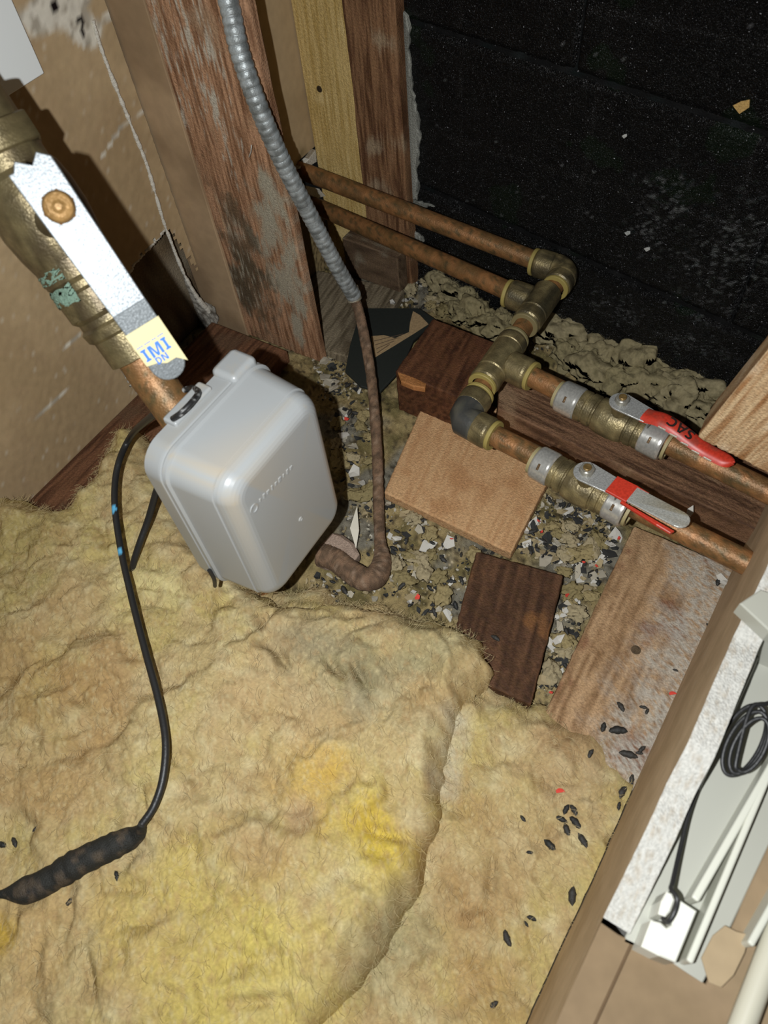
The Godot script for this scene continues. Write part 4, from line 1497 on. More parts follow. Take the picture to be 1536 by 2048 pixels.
# ---------------------------------------------------------------- the big valve on the riser
func make_big_valve():
	var A := at(352, 828, 0.510)
	var B := at(-70, 200, 0.415)
	var d := (B - A).normalized()
	var cc := copper_col(161)
	var nbc := noise(164, 60.0, 3)
	var bc := func(p: Vector3): return C(132, 118, 84).lerp(C(98, 86, 62), sm(-0.3, 0.3, nbc.get_noise_3dv(p)))
	var pt := thing("copper_pipe", "stout copper riser running down behind the grey junction box", "pipe", "", Vector3(A.x, 0, A.z))
	var mb := MB.new()
	var low := Vector3(A.x - d.x * 0.02, -0.01, A.z - d.z * 0.02)
	tube(mb, curve([low, Vector3(low.x, 0.12, low.z), A - d * 0.02, A + d * 0.03, A + d * 0.06], 14), func(_s): return 0.0143, 30, cc)
	part(pt, "tube", mb, M.copper)
	var t := thing("ball_valve", "large brass ball valve with a zinc lever and pale yellow sticker", "valve", "ball valves on the copper pipes", A)
	var xf := frame_x(A, B, (EYE - A).normalized())
	var body := MB.new()
	lathe(body, xf, [Vector2(0.046, 0.0145), Vector2(0.047, 0.0185), Vector2(0.066, 0.0190), Vector2(0.068, 0.0215), Vector2(0.074, 0.0225), Vector2(0.076, 0.0205), Vector2(0.080, 0.0205), Vector2(0.083, 0.0235), Vector2(0.098, 0.0240), Vector2(0.100, 0.0215), Vector2(0.104, 0.0215), Vector2(0.107, 0.0240), Vector2(0.118, 0.0245), Vector2(0.128, 0.0268), Vector2(0.142, 0.0285), Vector2(0.158, 0.0280), Vector2(0.168, 0.0262), Vector2(0.172, 0.0236), Vector2(0.180, 0.0236)], 40, bc)
	part(t, "body", body, M.brass)
	for q in [[0.083, 0.0240], [0.180, 0.0270]]:
		var hx := MB.new()
		lathe(hx, xf * Transform3D(Basis(), Vector3(q[0], 0, 0)), [Vector2(0.0, 0.018), Vector2(0.0, q[1]), Vector2(0.001, q[1] + 0.0016), Vector2(0.015, q[1] + 0.0016), Vector2(0.016, q[1]), Vector2(0.016, 0.018)], 6, bc)
		part(t, "union_nut", hx, M.brass)
	var up := MB.new()
	lathe(up, xf, [Vector2(0.196, 0.0225), Vector2(0.215, 0.0225), Vector2(0.217, 0.0150), Vector2(0.40, 0.0145)], 36, bc)
	part(t, "upper_neck", up, M.brass)
	# verdigris crust
	var vg := MB.new()
	var nv := noise(163, 120.0, 2)
	var rows := 26
	for i in 2:
		var x0 := 0.100 + i * 0.013
		sheet(vg, 8, rows, func(u, v):
			var an := lerpf(-2.6, -0.4, v)
			var r := 0.0243 + 0.0014 * nv.get_noise_2d(u * 0.02, v * 0.1)
			return xf * Vector3(x0 + (u - 0.5) * (0.015 - i * 0.005) * (0.85 + 0.5 * nv.get_noise_1d(v * 0.018)), cos(an) * r, sin(an) * r * (1.0 if true else -1.0)), solid(C(122, 146, 130)), -ax)
	part(t, "verdigris", vg, M.gypsum)
	# lever
	var N := at(118, 415, 0.372)
	var T := at(357, 758, 0.420)
	var toward := (EYE - N).normalized()
	var fx := frame_x(N, T, toward)
	var L := N.distance_to(T)
	var zinc := C(128, 134, 137)
	var st := MB.new()
	var foot := A + d * (N - A).dot(d)
	tube(st, PackedVector3Array([foot, foot.lerp(N, 0.5), N]), func(_s): return 0.0095, 20, bc)
	part(t, "stem", st, M.brass)
	var lm := MB.new()
	var W := 0.0115
	var W2 := 0.0102
	var outline := PackedVector2Array([Vector2(-0.0255, -W * 0.55), Vector2(-0.0215, -W * 0.1), Vector2(-0.0265, W * 0.45), Vector2(-0.0225, W * 0.75), Vector2(-0.0225, W), Vector2(-0.012, W), Vector2(0.058, W2), Vector2(0.058, -W2), Vector2(-0.015, -W), Vector2(-0.021, -W)])
	plate(lm, fx, outline, 0.0026, 0.0006, solid(zinc))
	var lever := part(t, "lever", lm, M.steel)
	var kink := fx.translated_local(Vector3(0.0575, 0, 0))
	kink.basis = Basis(fx.basis.z, -0.16) * kink.basis
	var l2 := MB.new()
	var R := W2
	var hl := L - 0.0575
	var o2 := PackedVector2Array([Vector2(0, -W2), Vector2(0, W2), Vector2(hl - R, W2)])
	for i in 13:
		var an := PI * 0.5 - PI * i / 12.0
		o2.push_back(Vector2(hl - R + cos(an) * R, sin(an) * R))
	plate(l2, kink, o2, 0.0026, 0.0006, solid(C(126, 132, 134)))
	part(lever, "lever_end", l2, M.steel)
	var sk := MB.new()
	plate(sk, kink.translated_local(Vector3(0, 0.0024, 0)), PackedVector2Array([Vector2(0.0115, -W2 - 0.0006), Vector2(0.0115, W2 + 0.0006), Vector2(0.0320, W2 + 0.0006), Vector2(0.0335, 0.005), Vector2(0.0365, 0.0), Vector2(0.0365, -0.006), Vector2(0.0415, -W2 - 0.0006)]), 0.0008, 0.0002, solid(C(196, 184, 140)))
	var sticker := part(lever, "sticker", sk, M.print)
	var blue := C(52, 108, 190)
	for w in [["IMI", 0.0075, 0.0265], ["--- --- -- ---", 0.0030, 0.0205], ["DN", 0.0042, 0.0325]]:
		var tx := text_part(sticker, w[0], w[1], blue, 0.0002)
		tx.transform = Transform3D(Basis(-kink.basis.z, -kink.basis.x, kink.basis.y).orthonormalized(), kink * Vector3(w[2], 0.0034, 0.001) - t.position)
	# brass screw with a washer
	var sy := Transform3D(Basis(fx.basis.y, fx.basis.z, fx.basis.x), N)
	var wm := MB.new()
	lathe(wm, sy, [Vector2(0.0026, 0.0), Vector2(0.0026, 0.0082), Vector2(0.0034, 0.0086), Vector2(0.0052, 0.0086), Vector2(0.0058, 0.0078)], 6, solid(C(150, 108, 64)))
	part(t, "hex_nut", wm, M.copper)
	var bm := MB.new()
	lathe(bm, sy, [Vector2(0.0056, 0.0080), Vector2(0.0078, 0.0072), Vector2(0.0084, 0.0066), Vector2(0.0078, 0.0050), Vector2(0.0082, 0.0034), Vector2(0.0092, 0.0016), Vector2(0.0094, 0.0)], 24, solid(C(158, 122, 70)))
	part(t, "screw_head", bm, M.copper)

# ---------------------------------------------------------------- junction box
func make_box():
	var o := Vector3(-0.306, 0.199, -0.203)
	var t := thing("junction_box", "grey plastic junction box with a rounded lid, fixed to the copper riser", "box", "", o - Vector3(0, 0.077, 0))
	var xf := Transform3D(Basis(Vector3.UP, 0.0), o)
	var n1 := noise(171, 30.0, 3)
	var n2 := noise(172, 200.0, 2)
	var g := C(150, 152, 152)
	var dust := C(164, 152, 132)
	var fc := func(p: Vector3): return g.lerp(dust, 0.5 * sm(0.18, 0.45, n1.get_noise_3dv(p)) + 0.25 * sm(0.25, 0.5, n2.get_noise_3dv(p)))
	var base := MB.new()
	loft(base, xf, [[0.0, 0.0555, 0.0785, 0.020], [0.013, 0.0565, 0.0795, 0.020], [0.0145, 0.0565, 0.0795, 0.020], [0.0152, 0.0555, 0.0785, 0.0195]], fc)
	part(t, "back_box", base, M.plastic)
	var lid := MB.new()
	var secs := [[0.0152, 0.0540, 0.0770, 0.019], [0.0162, 0.0540, 0.0770, 0.019], [0.0166, 0.0565, 0.0795, 0.020], [0.0195, 0.0565, 0.0795, 0.020], [0.0205, 0.0545, 0.0775, 0.019], [0.0525, 0.0518, 0.0748, 0.018], [0.0530, 0.0510, 0.0740, 0.018]]
	for i in 9:
		var a := PI * 0.5 * i / 8.0
		secs.push_back([0.0530 + 0.014 * sin(a), 0.0508 - 0.012 * (1.0 - cos(a)), 0.0738 - 0.012 * (1.0 - cos(a)), 0.018 - 0.008 * (1.0 - cos(a))])
	loft(lid, xf, secs, fc)
	var cover := part(t, "lid", lid, M.plastic)
	var tab := MB.new()
	rbox(tab, Transform3D(Basis(), o + Vector3(0.008, 0.0780, -0.036)), Vector3(0.022, 0.011, 0.026), 0.0045, Vector3(0.004, 0.004, 0.004), fc)
	part(t, "hinge_tab", tab, M.plastic)
	var lip := MB.new()
	rbox(lip, Transform3D(Basis(), o + Vector3(0.002, 0.0790, 0.006)), Vector3(0.012, 0.006, 0.038), 0.002, Vector3(0.004, 0.004, 0.004), fc)
	part(t, "mounting_lug", lip, M.plastic)
	# raised mark: a small ring and a line of lettering across the lid, and one dimple
	var F := o.x + 0.0670
	var rg := MB.new()
	var ctr := on_x(508, 1017, F)
	lathe(rg, Transform3D(Basis(), ctr), [Vector2(-0.0003, 0.0040), Vector2(0.0006, 0.0040), Vector2(0.0006, 0.0028), Vector2(-0.0003, 0.0028)], 20, fc)
	part(cover, "raised_ring", rg, M.plastic)
	var ta := on_x(520, 1000, F)
	var tb := on_x(582, 935, F)
	var dir := (tb - ta).normalized()
	for i in 9:
		var wm := MB.new()
		rbox(wm, Transform3D(Basis(Vector3.RIGHT, dir, Vector3.RIGHT.cross(dir)), ta.lerp(tb, i / 8.0)), Vector3(0.0012, 0.0016 + 0.0006 * (i % 3), 0.0030 + 0.0012 * (i % 2)), 0.0004, Vector3(0.01, 0.01, 0.01), fc)
		part(cover, "raised_mark", wm, M.plastic)
	var dm := MB.new()
	lathe(dm, Transform3D(Basis(), on_x(601, 1038, F)), [Vector2(-0.0003, 0.0026), Vector2(0.0008, 0.0018), Vector2(0.0002, 0.0008), Vector2(0.0, 0.0)], 14, fc)
	part(cover, "moulded_dimple", dm, M.plastic)

# ---------------------------------------------------------------- cables
func make_cables():
	var blk := C(34, 34, 34)
	var n1 := noise(181, 160.0, 2)
	var t := thing("black_cable", "thin black cable curving over the insulation into a taped splice", "cable", "", Vector3(-0.35, 0.05, -0.05))
	var pts := [at(372, 806, 0.52), at(345, 806, 0.53), at(305, 832, 0.535)]
	for q in [[262, 872, 0.130], [236, 930, 0.118], [229, 1000, 0.112], [240, 1090, 0.104], [262, 1190, 0.100], [290, 1300, 0.098], [317, 1400, 0.096], [331, 1480, 0.094], [326, 1555, 0.090], [308, 1612, 0.086], [284, 1648, 0.084]]:
		var p := on_y(q[0], q[1], q[2])
		p.y = maxf(p.y, soft_top(p.x, p.z) + 0.005)
		pts.push_back(p)
	var mb := MB.new()
	var specks := [on_y(229, 1022, 0.11), on_y(240, 1106, 0.104)]
	var path := curve(pts, 16)
	tube(mb, path, func(_s): return 0.0029, 14, func(p: Vector3):
		for s in specks:
			if Vector2(p.x - s.x, p.z - s.z).length() < 0.0030:
				return C(90, 170, 210)
		return blk)
	part(t, "sheath", mb, M.rubber)
	var sp := MB.new()
	var s0: Vector3 = pts[-1]
	var sps := [s0]
	for q in [[262, 1662, 0.082], [215, 1685, 0.082], [150, 1718, 0.082], [95, 1748, 0.082], [58, 1768, 0.082], [30, 1778, 0.080], [-20, 1786, 0.080], [-90, 1800, 0.08]]:
		var p := on_y(q[0], q[1], q[2])
		p.y = maxf(soft_top(p.x, p.z) + 0.004, 0.070)
		sps.push_back(p)
	var tape1 := C(40, 39, 36)
	var tape2 := C(84, 72, 58)
	var spath := curve(sps, 22)
	tube(sp, spath, func(s): return 0.0028 + 0.0066 * sm(0.0, 0.035, s) * sm(0.118, 0.098, s) + 0.0004 * absf(sin(s * 330.0)) * sm(0.0, 0.01, s) * sm(0.118, 0.09, s) + 0.0016 * n1.get_noise_1d(s * 0.45) * sm(0.01, 0.03, s) * sm(0.12, 0.1, s), 16, func(p: Vector3): return tape1.lerp(tape2, sm(0.05, 0.35, n1.get_noise_3dv(p * 0.5))))
	part(t, "taped_splice", sp, M.tape)
	var t2 := thing("black_cable", "short black cable dropping behind the grey box into the insulation", "cable", "", Vector3(-0.33, 0.05, -0.13))
	var c2 := []
	for q in [[330, 930, 0.16], [312, 985, 0.13], [296, 1040, 0.105], [278, 1090, 0.088], [266, 1130, 0.072], [262, 1165, 0.05]]:
		c2.push_back(on_y(q[0], q[1], q[2]))
	var mb2 := MB.new()
	tube(mb2, curve(c2, 10), func(_s): return 0.0030, 12, solid(blk))
	part(t2, "sheath", mb2, M.rubber)
	var t3 := thing("black_cable", "stub of black cable poking out under the lower corner of the grey box", "cable", "", on_y(428, 1160, 0.13))
	var mb3 := MB.new()
	tube(mb3, curve([on_y(418, 1140, 0.15), on_y(428, 1158, 0.138), on_y(430, 1172, 0.122)], 6), func(_s): return 0.0016, 8, solid(blk))
	part(t3, "sheath", mb3, M.rubber)
	var t4 := thing("cable_clamp", "small black clamp with a loop of wire at the top of the grey box", "clamp", "", at(385, 800, 0.47))
	var mb4 := MB.new()
	tube(mb4, curve([at(345, 838, 0.462), at(362, 826, 0.458), at(382, 806, 0.460), at(396, 786, 0.47), at(386, 776, 0.485), at(368, 780, 0.49)], 10), func(_s): return 0.0020, 10, func(p: Vector3): return C(30, 30, 30).lerp(C(150, 150, 148), sm(0.2, 0.5, n1.get_noise_3dv(p))))
	part(t4, "wire", mb4, M.rubber)

# ---------------------------------------------------------------- white plastic frame outside the opening
func make_frame():
	var y0 := 0.182
	var t := thing("access_frame", "white plastic frame channel with two ridges beyond the cut wall board", "frame", "", on_y(1450, 1600, y0))
	var ivory := C(166, 166, 156)
	var pl := MB.new()
	var poly := PackedVector2Array()
	for q in [[1545, 1215], [1516, 1267], [1380, 1580], [1286, 1795], [1246, 1884], [1290, 1905], [1345, 1930], [1405, 1968], [1450, 1880], [1600, 1560], [1760, 1215]]:
		var p := on_y(q[0], q[1], y0 - 0.006)
		poly.push_back(Vector2(p.x, p.z))
	plate(pl, Transform3D(Basis(), Vector3(0, y0 - 0.011, 0)), poly, 0.005, 0.0008, solid(ivory))
	part(t, "back_plate", pl, M.white_plastic)
	var lip := MB.new()
	var a := on_y(1560, 1208, y0)
	var b := on_y(1394, 1578, y0)
	tube(lip, PackedVector3Array([a, a.lerp(b, 0.5), b]), func(_s): return 0.0015, 8, solid(ivory))
	part(t, "edge_lip", lip, M.white_plastic)
	for r in [[[1580, 1468], [1389, 1800], 0.0042], [[1600, 1400], [1378, 1925], 0.0036], [[1640, 1640], [1500, 1890], 0.0036]]:
		var m := MB.new()
		var p := on_y(r[0][0], r[0][1], y0 + 0.010)
		var q := on_y(r[1][0], r[1][1], y0 + 0.010)
		var x := (q - p).normalized()
		rbox(m, Transform3D(Basis(x, Vector3.UP, x.cross(Vector3.UP)), (p + q) * 0.5 - Vector3(0, 0.012, 0)), Vector3(p.distance_to(q), 0.026, r[2]), 0.0014, Vector3(0.2, 0.1, 0.1), solid(C(204, 204, 190)))
		part(t, "ridge", m, M.white_plastic)
	# the end block with its peg
	var blk := MB.new()
	var bp := PackedVector2Array()
	for q in [[1283, 1893], [1303, 1840], [1322, 1845], [1334, 1856], [1344, 1850], [1346, 1835], [1360, 1800], [1394, 1822], [1352, 1925], [1320, 1912]]:
		var p := on_y(q[0], q[1], y0 + 0.018)
		bp.push_back(Vector2(p.x, p.z))
	plate(blk, Transform3D(Basis(), Vector3(0, y0 - 0.016, 0)), bp, 0.034, 0.001, solid(C(222, 222, 210)))
	part(t, "end_block", blk, M.white_plastic)
	var peg := MB.new()
	var pp := PackedVector2Array()
	for q in [[1317, 1828], [1324, 1800], [1334, 1782], [1345, 1788], [1350, 1800], [1342, 1822], [1332, 1833]]:
		var p := on_y(q[0], q[1], y0 + 0.018)
		pp.push_back(Vector2(p.x, p.z))
	plate(peg, Transform3D(Basis(), Vector3(0, y0 - 0.016, 0)), pp, 0.034, 0.001, solid(C(222, 222, 210)))
	part(t, "peg", peg, M.white_plastic)
	var tab := MB.new()
	var tp := PackedVector2Array()
	for q in [[1480, 1206], [1522, 1178], [1600, 1205], [1600, 1290], [1540, 1262]]:
		var p := on_y(q[0], q[1], 0.235)
		tp.push_back(Vector2(p.x, p.z))
	plate(tab, Transform3D(Basis(), Vector3(0, 0.222, 0)), tp, 0.013, 0.001, solid(C(164, 164, 152)))
	part(t, "end_tab", tab, M.white_plastic)
	var post := MB.new()
	var c := on_y(1580, 1245, 0.222)
	rbox(post, Transform3D(Basis(), Vector3(c.x, 0.195, c.z)), Vector3(0.014, 0.060, 0.014), 0.001, Vector3(0.1, 0.1, 0.1), solid(ivory))
	part(t, "tab_stem", post, M.white_plastic)
	# black cord: round the peg, along the frame, coiled, and off to the right
	var k := thing("coiled_cable", "thin glossy black cable coiled on the white frame and hooked round its peg", "cable", "", on_y(1480, 1480, y0))
	var pts := []
	for q in [[1326, 1836, 0.014], [1330, 1843, 0.016], [1338, 1842, 0.020], [1348, 1826, 0.022], [1354, 1806, 0.022], [1352, 1792, 0.022], [1342, 1778, 0.020], [1345, 1765, 0.016], [1360, 1700, 0.010], [1378, 1625, 0.008], [1402, 1560, 0.008], [1428, 1508, 0.010]]:
		pts.push_back(on_y(q[0], q[1], y0 + q[2]))
	var ctr := Vector2(1482, 1480)
	var lng := Vector2(0.46, -0.89)
	var sht := Vector2(0.89, 0.46)
	for i in range(0, 33):
		var an := PI * 1.08 - i * TAU / 11.0
		var grow := 1.0 - 0.34 * i / 33.0
		var p2 := ctr + Vector2(i * 0.75, i * 0.45) + lng * sin(an) * 80.0 * grow + sht * cos(an) * 38.0 * grow
		pts.push_back(on_y(p2.x, p2.y, y0 + 0.014 + 0.006 * sin(an) + 0.0002 * i))
	for q in [[1500, 1420, 0.024], [1530, 1408, 0.024], [1580, 1395, 0.02]]:
		pts.push_back(on_y(q[0], q[1], y0 + q[2]))
	var cm := MB.new()
	tube(cm, curve(pts, 8), func(_s): return 0.0012, 10, solid(C(38, 38, 36)))
	part(k, "sheath", cm, M.rubber)
	# torn tan paper hanging at the corner of the opening
	var tp2 := thing("torn_paper", "scrap of torn tan facing paper at the end of the white frame", "paper", "", on_y(1440, 1900, y0))
	var pm := MB.new()
	var outline := PackedVector2Array()
	for q in [[1405, 1915], [1428, 1870], [1452, 1850], [1475, 1862], [1500, 1868], [1492, 1905], [1470, 1950], [1445, 1975], [1420, 1965]]:
		var p := on_y(q[0], q[1], y0 + 0.002)
		outline.push_back(Vector2(p.x, p.z))
	plate(pm, Transform3D(Basis(), Vector3(0, y0 - 0.001, 0)), outline, 0.0014, 0.0003, solid(C(168, 148, 118)))
	part(tp2, "sheet", pm, M.paper)

# ---------------------------------------------------------------- oddments
func make_oddments():
	# white sheet on the left wall
	var w := thing("white_sheet", "plain white card fixed to the brown wall board above the big valve", "card", "", on_x(30, 80, WALL_X + 0.004))
	var a := on_x(86, 146, WALL_X + 0.003)
	var m := MB.new()
	rbox(m, Transform3D(Basis(), Vector3(WALL_X + 0.003, a.y + 0.17, a.z + 0.15)), Vector3(0.004, 0.34, 0.30), 0.001, Vector3(0.1, 0.1, 0.1), solid(C(226, 230, 228)))
	part(w, "card", m, M.sheet)
	# black cardboard with a tan printed label
	var y := 0.018
	var c := thing("black_card", "torn black cardboard with a tan printed label, leaning by the dark block", "card", "", on_y(770, 690, y))
	var cm := MB.new()
	var poly := PackedVector2Array()
	for q in [[722, 616], [838, 616], [874, 640], [826, 682], [800, 740], [760, 782], [722, 772], [690, 742], [700, 690]]:
		var p := on_y(q[0], q[1], y)
		poly.push_back(Vector2(p.x, p.z))
	plate(cm, Transform3D(Basis(), Vector3(0, y - 0.004, 0)), poly, 0.004, 0.0006, solid(C(30, 36, 33)))
	part(c, "card", cm, M.card)
	var lm := MB.new()
	var lp := PackedVector2Array()
	for q in [[742, 672], [768, 670], [790, 676], [818, 664], [820, 645], [826, 622], [840, 630], [857, 648], [832, 664], [790, 690], [750, 714]]:
		var p := on_y(q[0], q[1], y + 0.0006)
		lp.push_back(Vector2(p.x, p.z))
	plate(lm, Transform3D(Basis(), Vector3(0, y - 0.0001, 0)), lp, 0.0006, 0.0001, solid(C(176, 148, 108)))
	var lab := part(c, "label", lm, M.card)
	for i in 4:
		var l := MB.new()
		var p0 := on_y(748 + i * 2, 682 + i * 8, y + 0.0009)
		var p1 := on_y(806 - i * 9, 672 + i * 7 - 4, y + 0.0009)
		tube(l, PackedVector3Array([p0, p0.lerp(p1, 0.5), p1]), func(_s): return 0.0005, 4, solid(C(84, 66, 48)))
		part(lab, "printed_line", l, M.card)
	# pinkish lump of stone by the bend of the rusty pipe, with a paper sliver
	var s := thing("stone_lump", "pinkish grey lump of broken mortar beside the bend of the rusty pipe", "stone", "", on_y(676, 1094, 0.0))
	var sm1 := MB.new()
	var sp := PackedVector2Array()
	for q in [[640, 1085], [664, 1062], [684, 1066], [706, 1082], [718, 1104], [700, 1130], [676, 1128], [648, 1126], [628, 1118]]:
		var p := on_y(q[0], q[1], 0.020)
		sp.push_back(Vector2(p.x, p.z))
	var ns := noise(191, 150.0, 3)
	plate(sm1, Transform3D(Basis(), Vector3(0, 0.002, 0)), sp, 0.018, 0.004, func(p: Vector3): return C(176, 154, 138).lerp(C(140, 118, 102), sm(-0.2, 0.3, ns.get_noise_3dv(p))))
	part(s, "lump", sm1, M.gypsum)
	var sl := thing("paper_sliver", "long pale paper sliver standing beside the pinkish lump of mortar", "paper", "", on_y(705, 1060, 0.01))
	var pm := MB.new()
	var a1 := on_y(714, 1012, 0.022)
	var b1 := on_y(700, 1056, 0.020)
	var c1 := on_y(712, 1098, 0.016)
	var d1 := on_y(718, 1060, 0.020)
	var up := Vector3(0.3, 1, 0.2).normalized()
	var pc := C(206, 200, 184)
	pm.flat(a1, b1, d1, pc, up)
	pm.flat(b1, c1, d1, pc, up)
	var th := Vector3(0, -0.0006, 0)
	pm.flat(a1 + th, b1 + th, d1 + th, pc, -up)
	pm.flat(b1 + th, c1 + th, d1 + th, pc, -up)
	part(sl, "paper", pm, M.flake)
	# clumps of grey wool heaped along the foot of the black wall
	var rng := RandomNumberGenerator.new()
	rng.seed = 31
	var nw := noise(192, 60.0, 3)
	var nc := noise(193, 90.0, 3)
	for q in [[1120, 672, 0.024], [1165, 690, 0.022], [1210, 700, 0.026], [1255, 705, 0.022], [1275, 730, 0.030], [1190, 735, 0.026], [1140, 715, 0.018], [1240, 765, 0.024], [1300, 775, 0.024], [1340, 760, 0.028], [1385, 775, 0.030], [1345, 800, 0.022], [1400, 812, 0.022], [1310, 735, 0.016], [1105, 640, 0.016], [905, 585, 0.018], [940, 600, 0.014], [880, 570, 0.016], [960, 640, 0.022], [1000, 650, 0.018], [925, 632, 0.016]]:
		var back: bool = q[0] > 1050
		var p := on_y(q[0], q[1], 0.012)
		var r: float = q[2]
		var t := thing("wool_clump", "grey-tan clump of loose wool heaped at the foot of the black wall" if back else "olive clump of loose wool under the long copper pipes", "insulation", "wool clumps at the foot of the black wall" if back else "wool clumps under the long copper pipes", p)
		var mb := MB.new()
		var sd := rng.randf() * 9.0
		var c2 := C(146, 134, 98).lerp(C(160, 148, 116), rng.randf())
		sheet(mb, 48, 26, func(u, v):
			var an: float = u * TAU
			var el: float = lerpf(-0.35, PI * 0.5, v)
			var d := Vector3(cos(an) * cos(el), sin(el), sin(an) * cos(el))
			var k: float = 1.0 + 0.9 * nw.get_noise_3dv(d * 0.010 + Vector3(sd, sd, 0)) + 0.16 * nw.get_noise_3dv(d * 0.05 + Vector3(sd, 0, sd))
			return p + Vector3(d.x * 1.15, d.y * 0.85, d.z) * r * k, func(w2: Vector3): return c2.lerp(C(98, 90, 66), 0.6 * sm(0.1, 0.4, nc.get_noise_3dv(w2))), Vector3.UP)
		# normals point away from the middle
		for i in mb.n.size():
			if mb.n[i].dot(mb.v[i] - p) < 0:
				mb.n[i] = -mb.n[i]
		part(t, "wool", mb, M.fluff)
		var fz := MultiMesh.new()
		fz.transform_format = MultiMesh.TRANSFORM_3D
		fz.use_colors = true
		fz.mesh = strand
		fz.instance_count = 110
		for i in 110:
			var pick := rng.randi() % mb.v.size()
			var len := rng.randf_range(0.006, 0.015)
			fz.set_instance_transform(i, Transform3D((Basis(Vector3.UP, rng.randf() * TAU) * Basis(Vector3.BACK, rng.randfn(0.0, 0.5))).scaled(Vector3(len, len, len)), mb.v[pick] + Vector3(0, 0.0005, 0)))
			fz.set_instance_color(i, c2.lerp(C(176, 162, 126), rng.randf() * 0.5))
		var fi := MultiMeshInstance3D.new()
		fi.name = "loose_fibres"
		fi.multimesh = fz
		fi.material_override = M.flake
		fi.set_meta("kind", "stuff")
		t.add_child(fi, true)

# ---------------------------------------------------------------- litter
func flake_mesh(rng: RandomNumberGenerator) -> ArrayMesh:
	var mb := MB.new()
	var n := rng.randi_range(4, 6)
	var p := []
	var stretch := rng.randf_range(0.35, 0.9)
	for i in n:
		var a := TAU * i / n + rng.randf_range(-0.35, 0.35)
		var r := rng.randf_range(0.35, 0.55)
		p.push_back(Vector3(cos(a) * r, 0, sin(a) * r * stretch))
	var bend := rng.randf_range(-0.9, 0.9)
	for i in n:
		p[i].y = bend * p[i].x * p[i].x + rng.randf_range(-0.05, 0.05)
	var mid := Vector3(0, 0.02, 0)
	for i in n:
		mb.flat(mid, p[i], p[(i + 1) % n], Color.WHITE, Vector3.UP)
		mb.flat(mid - Vector3(0, 0.06, 0), p[i] - Vector3(0, 0.06, 0), p[(i + 1) % n] - Vector3(0, 0.06, 0), Color.WHITE, Vector3.DOWN)
		var o: Vector3 = p[i] + p[(i + 1) % n]
		mb.flat(p[i], p[(i + 1) % n], p[i] - Vector3(0, 0.06, 0), Color.WHITE, o)
		mb.flat(p[(i + 1) % n], p[(i + 1) % n] - Vector3(0, 0.06, 0), p[i] - Vector3(0, 0.06, 0), Color.WHITE, o)
	return mb.mesh()

func pellet_mesh(rng: RandomNumberGenerator) -> ArrayMesh:
	var mb := MB.new()
	var bend := rng.randf_range(-0.12, 0.12)
	var path := PackedVector3Array()
	for i in 9:
		var t := i / 8.0 - 0.5
		path.push_back(Vector3(t, 0, bend * (0.25 - t * t) * 4.0))
	var fat := rng.randf_range(0.17, 0.24)
	var k := rng.randf() * 6.0
	tube(mb, path, func(s): return maxf(0.015, fat * pow(maxf(0.0, sin(PI * clampf(s, 0.0, 1.0))), 0.55) * (1.0 + 0.12 * sin(s * 17.0 + k))), 8, solid(Color.WHITE))
	return mb.mesh()

func tinted(col: Color, base: StandardMaterial3D) -> StandardMaterial3D:
	var m: StandardMaterial3D = base.duplicate()
	m.vertex_color_use_as_albedo = false
	m.albedo_color = col.linear_to_srgb()
	return m

func drop(called: String, label: String, category: String, group: String, mesh: Mesh, m: Material, p: Vector3, size: float, b: Basis):
	var o := MeshInstance3D.new()
	o.name = numbered(called)
	o.mesh = mesh
	o.material_override = m
	o.transform = Transform3D(b.scaled(Vector3(size, size, size)), p)
	o.set_meta("label", label)
	o.set_meta("category", category)
	o.set_meta("group", group)
	add_child(o)

func poly_pick(rng: RandomNumberGenerator, poly: PackedVector2Array) -> Vector2:
	var lo := poly[0]
	var hi := poly[0]
	for q in poly:
		lo = lo.min(q)
		hi = hi.max(q)
	for i in 60:
		var q := Vector2(rng.randf_range(lo.x, hi.x), rng.randf_range(lo.y, hi.y))
		if in_poly(q, poly):
			return q
	return poly[0]

func ipoly(a: Array) -> PackedVector2Array:
	var out := PackedVector2Array()
	for q in a:
		out.push_back(Vector2(q[0], q[1]))
	return out

